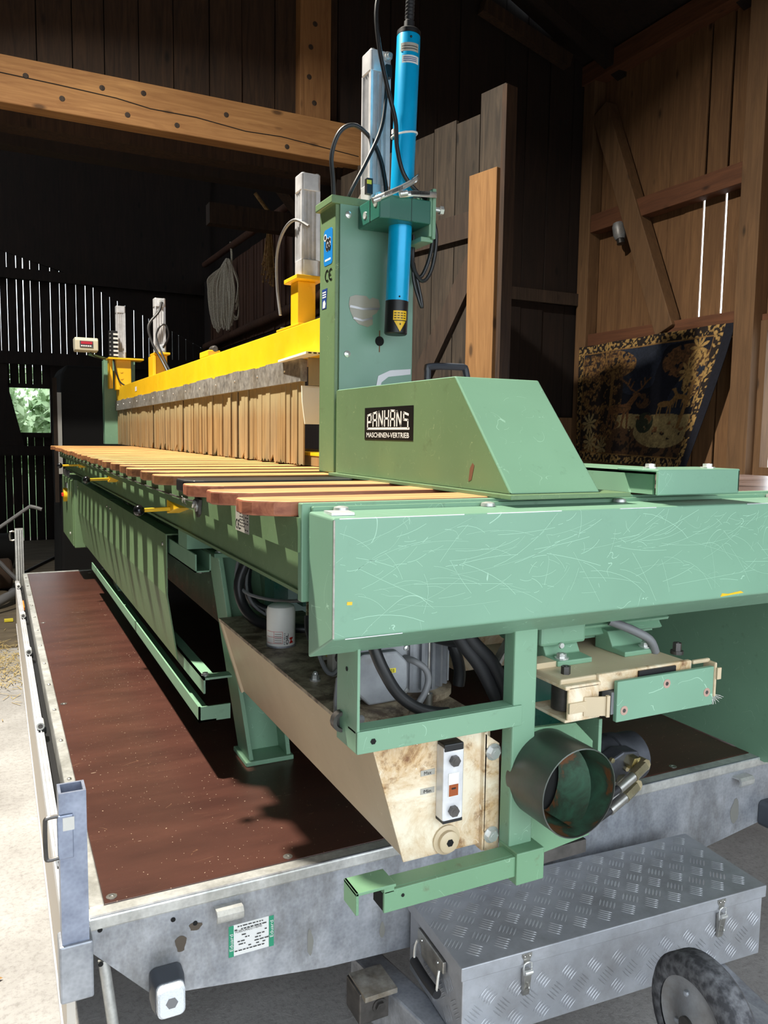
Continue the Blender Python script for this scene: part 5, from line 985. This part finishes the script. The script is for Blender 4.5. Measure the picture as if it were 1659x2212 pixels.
for j in range(NV+1):
    for i in range(NU+1):
        u, v = i/NU, j/NV
        yl, yrt = 6.48, 4.60+(1-v)**1.15*.40
        y = yl+(yrt-yl)*u; z = 1.44+(2.57-1.44)*v+.03*math.sin(u*2.2)*(v-.5)-.05*(1-v)*u+.02*u
        xx = XR-.15-.012*math.sin(u*21+v*2)-.03*(1-v)*abs(math.sin(u*5))
        vs.append((xx,y,z))
        du = min(u,1-u)*1.7; dv = min(v,1-v)
        if 1-u < .045: c = navy
        elif min(u*1.7,(1-u-.045)*1.7,dv) < .068:
            n_ = vn(u*46,v*28); c = gold if vn(u*120,v*76)*.55+vn(u*48,v*30)*.45+.16*math.sin(u*170)*math.sin(v*106) > .54 else dkb
        elif min(u*1.7,(1-u-.045)*1.7,dv) < .076: c = gold2
        else:
            n1 = vn(u*9,v*6); n2 = .6*vn(u*34,v*24)+.4*vn(u*80,v*56); n3 = vn(u*130,v*86)
            c = sky if n1 < .5 else navy
            c = tuple(a*(.55+.6*n1) for a in c)
            if v < .36+.05*n1: c = pale if n2*.6+n1*.5 > .52 else rustc
            if v < .24+.08*n2: c = brown if n2 > .45 else dkb
            if ell(u,v,.72,.27,.22,.13) and n2 > .3: c = tuple(a*(.55+.6*n2) for a in pale)
            if ell(u,v,.58,.33,.07,.08) and n2 > .35: c = green_
            if ell(u,v,.18,.52,.20,.48): c = (gold2 if n3 > .5 else brown) if n2 > .5 else dkb
            if ell(u,v,.22,.80,.22,.13) and n2 > .35: c = gold2 if n3 > .5 else brown
            if ell(u,v,.76,.78,.13,.12) and n2 > .38: c = rustc if n3 > .45 else brown
            if ell(u,v,.88,.64,.10,.20) and n2 > .42: c = gold if n3 > .45 else brown
            if ell(u,v,.54,.50,.06,.06) and n2 > .4: c = brown
            if seg(u,v,(.83,.30),(.86,.62),.014) or seg(u,v,(.30,.40),(.29,.75),.012): c = gold2
            for (pu,pv) in ((.14,.16),(.25,.12),(.12,.32),(.84,.86),(.80,.70)):
                a = math.atan2(v-pv,(u-pu)*1.7); r = math.hypot(v-pv,(u-pu)*1.7)
                if r < .10*abs(math.sin(a*4.5)): c = gold if pu > .5 else pale
            if deer(u,v,.36,.44,.26,True): c = rustc if n3 > .3 else brown
            if deer(u,v,.70,.47,.15,False): c = gold2
            if deer(u,v,.80,.52,.13,False,-1): c = gold2
        kk = .62+.6*vn(u*150,v*100); c = (c[0]*kk,c[1]*kk,c[2]*kk); cols += [c[0],c[1],c[2],1.0]
for j in range(NV):
    for i in range(NU): a = j*(NU+1)+i; fs.append((a,a+1,a+NU+2,a+NU+1))
me = bpy.data.meshes.new('wall_tapestry'); og = Vector((XR-.16,5.5,1.44)); me.from_pydata([tuple(Vector(v)-og) for v in vs],[],fs); ca = me.color_attributes.new('print','FLOAT_COLOR','POINT'); ca.data.foreach_set('color',cols); me.materials.append(MAT['tapestry'])
tpo = bpy.data.objects.new('wall_tapestry',me); C.objects.link(tpo); place(tpo,og); sdm = tpo.modifiers.new('solid','SOLIDIFY'); sdm.thickness = .006
tag(tpo,'old woven tapestry with deer and foliage hung on the pine wall','tapestry')
# insulator on the right wall
ju = empty('junction_box',(5.45,6.0,3.62),'round grey junction fitting hung under the wall rail','fitting'); MB().lathe((5.42,6.02,3.70),(0,-.25,-1),[(.05,0),(.06,.03),(.06,.12),(.045,.16)],16).build('fitting_body','motor_grey',ju,True); MB().lathe((5.42,5.98,3.55),(0,-.25,-1),[(.035,0),(.04,.05),(.0,.06)],12).build('fitting_socket','dark_steel',ju,True)
# ------------------------------------------------------------------ things hanging inside the barn
RC = empty('rope_coil',(2.9,10.85,3.0),'bundle of pale rope hanging from the loft rail','rope'); rr = random.Random(13); RX, RY = 2.90, 10.85
MB().tube([(RX+.06,RY,4.24),(RX+.08,RY,4.0),(RX+.06,RY,3.80)],.014,6,3).build('hanging_loop','rope',RC,True); mb = MB()
for k in range(46):
    a = rr.uniform(-1,1); b = rr.uniform(-1,1); w = .20*math.sqrt(abs(a))*(1 if a > 0 else -1); top = 4.02-.12*abs(a); bot = 3.02+.42*abs(a)*rr.random()+.14*rr.random()
    u = lambda t, s: (RX+b*.04*s, RY, t)
    D_ = Vector((.91,-.41,0))
    q = lambda t, s, e: Vector((RX-.02+e, RY, t))+D_*w*s
    mb.tube([q(top,.3,.04),q((top*2+bot)/3,.9,b*.05),q((top+2*bot)/3+.05,1.0,b*.05),q(bot,.8,b*.04),q(bot+.12,.55,-b*.04),q(top-.05,.2,.0)],.014,5,3)
mb.build('rope_strands','rope',RC,True)
DB = empty('dried_bunch',(2.84,8.85,3.3),'dried flower bunch hanging upside down from the rail','dried plants'); mb = MB()
for k in range(60):
    a = rr.uniform(0,2*PI); q = rr.uniform(.03,.13); l = rr.uniform(.45,.80); p1 = Vector((2.86+q*.7*math.cos(a),8.85+q*math.sin(a),4.12-l)); mb.tube([(2.92,8.85,4.16),(2.87+.02*math.cos(a),8.85+.02*math.sin(a),4.0),p1],.004,4,2); mb.sphere(p1,rr.uniform(.008,.018),6)
mb.build('stems','dried',DB)
MB().tube([(3.0,8.35,4.12),(2.97,8.34,3.9),(2.97,8.33,3.4),(3.0,8.35,3.2)],.008,6,4).build('wire_loop','dark_steel'); tag(bpy.data.objects['wire_loop'],'thin wire loop hanging beside the dried bunch','wire')
# stack under a dark tarp, far back
TS = empty('covered_stack',(.95,9.2,0),'tall stack under a dark tarpaulin at the back of the barn','stack'); m = MB()
m.loft([[(.60+q*.03,9.0,z),(1.35,9.0,z),(1.35,9.8,z),(.58+q*.03,9.8,z)] for q,z in ((0,0),(.5,.9),(.2,1.5),(.9,1.95),(1.4,2.25),(3,2.34))]); m.build('tarp_cover','tarp',TS,bevel=.03); B(.60,.64,8.96,9.0,1.2,2.05).build('white_post','white',TS); B(.56,.60,8.97,9.0,.9,2.2).build('dark_post','brace_dark',TS)
# ------------------------------------------------------------------ things on the floor at the far left
BP = MB(); BP.tube([(-.35,7.2,.60),(.02,7.5,.82),(.24,7.62,.965),(.28,7.62,.98),(.36,7.6,.955)],.016,8,4); o = BP.build('bent_pipe','hose_grey',None,True); tag(o,'thin grey bent metal pipe leaning behind the trailer','pipe')
RH = MB(); RH.tube([(-.5,7.9,.06),(-.1,8.0,.05),(.06,8.15,.08),(.13,8.35,.07),(.12,8.5,.06)],.045,10,5); o = RH.build('grey_hose','hose_grey',None,True); tag(o,'thick grey hose lying on the barn floor','hose')
MB().tube([(-.6,8.75,.62),(-.1,8.72,.42),(.10,8.7,.22),(.26,8.68,.03)],.022,8,4).build('leaning_bar','hose_grey'); tag(bpy.data.objects['leaning_bar'],'grey bar leaning over the log','bar')
LG = empty('split_log',(-.1,9.0,0),'brown log lying beside the grey hose','log'); MB().lathe((-.5,9.0,.16),(1,.1,0),[(.14,0),(.16,.02),(.16,.60),(.14,.62)],14).build('log_body','bark',LG,True); MB().lathe((.11,9.06,.16),(1,.1,0),[(.0,.005),(.13,.004),(.14,0)],14).build('log_end','dried',LG)
RM = MB().lathe((-.3,10.4,.22),(1,.15,0),[(.12,0),(.2,.02),(.2,.45),(.12,.47)],16).build('dark_drum','tarp',None,True); tag(RM,'dark drum on the floor behind the log','drum')
MB().tube([(.14,9.6,.01),(.5,10.6,.01),(.9,11.6,.01),(1.1,11.7,.01)],.02,6,4).build('floor_cable','hose_black'); tag(bpy.data.objects['floor_cable'],'black cable lying across the barn floor','cable')
B(.03,.10,7.45,7.52,0,.015).build('yellow_scrap','yellow_tag'); tag(bpy.data.objects['yellow_scrap'],'small yellow scrap on the floor under the hose','scrap')
ST = MB(); rs = random.Random(17)
for k in range(900):
    a = rs.gauss(-.08,.16); b = rs.gauss(6.0,.36); z = max(.004,.07-abs(a+.08)*.2-abs(b-6)*.06)*rs.random()+.004; an = rs.uniform(0,PI); l = rs.uniform(.03,.10); d = Vector((math.cos(an),math.sin(an),rs.uniform(-.2,.2)))*l/2; p = Vector((a,b,z)); s = Vector((-math.sin(an),math.cos(an),0))*.002
    ST.add([p-d-s,p-d+s,p+d+s,p+d-s],[(0,1,2,3)])
o = ST.build('straw_pile','straw',kind='stuff'); tag(o,'loose yellow straw scattered on the concrete by the drop side','straw')
for k,(x,y) in enumerate(((.045,2.02),(-.06,2.5))):
    m = MB(); m.add([(x-.03,y,.004),(x,y-.018,.012),(x+.035,y+.005,.006),(x+.004,y+.02,.018)],[(0,1,2,3)]); o = m.build('dry_leaf','dried'); tag(o,('crumpled brown dry leaf on the concrete near the front post','tiny brown leaf on the concrete further back')[k],'leaf')
# ------------------------------------------------------------------ trees behind the barn
def tree(x,y,h,w,label):
    t = empty('tree',(x,y,-.25),label,'tree',); MB().cyl((x,y,-.25),(x,y,h*.5),.16,.08,8).build('trunk','bark',t); r_ = random.Random(int(x*10)+3); m = MB()
    for k in range(1800):
        a = r_.uniform(0,2*PI); ph = math.acos(r_.uniform(-1,1)); rad = w*(.75+.35*r_.random()); c = Vector((x+rad*math.sin(ph)*math.cos(a), y+rad*math.sin(ph)*math.sin(a), h*.58+h*.42*math.cos(ph)*(.8+.25*r_.random()))); d = Vector((r_.gauss(0,1),r_.gauss(0,1),r_.gauss(0,1))).normalized(); e = d.orthogonal().normalized(); s = r_.uniform(.07,.15)
        m.add([c-d*s,c+e*s*.6,c+d*s,c-e*s*.6],[(0,1,2,3)])
    m.build('crown','leaf',t)
tree(-.35,17.2,2.75,.95,'round green tree seen through the far window, left half'); tree(1.55,18.8,2.7,.95,'green bush-like tree seen through the far window, right half'); tree(.55,22.5,3.3,1.3,'paler tree standing behind the two nearer ones')
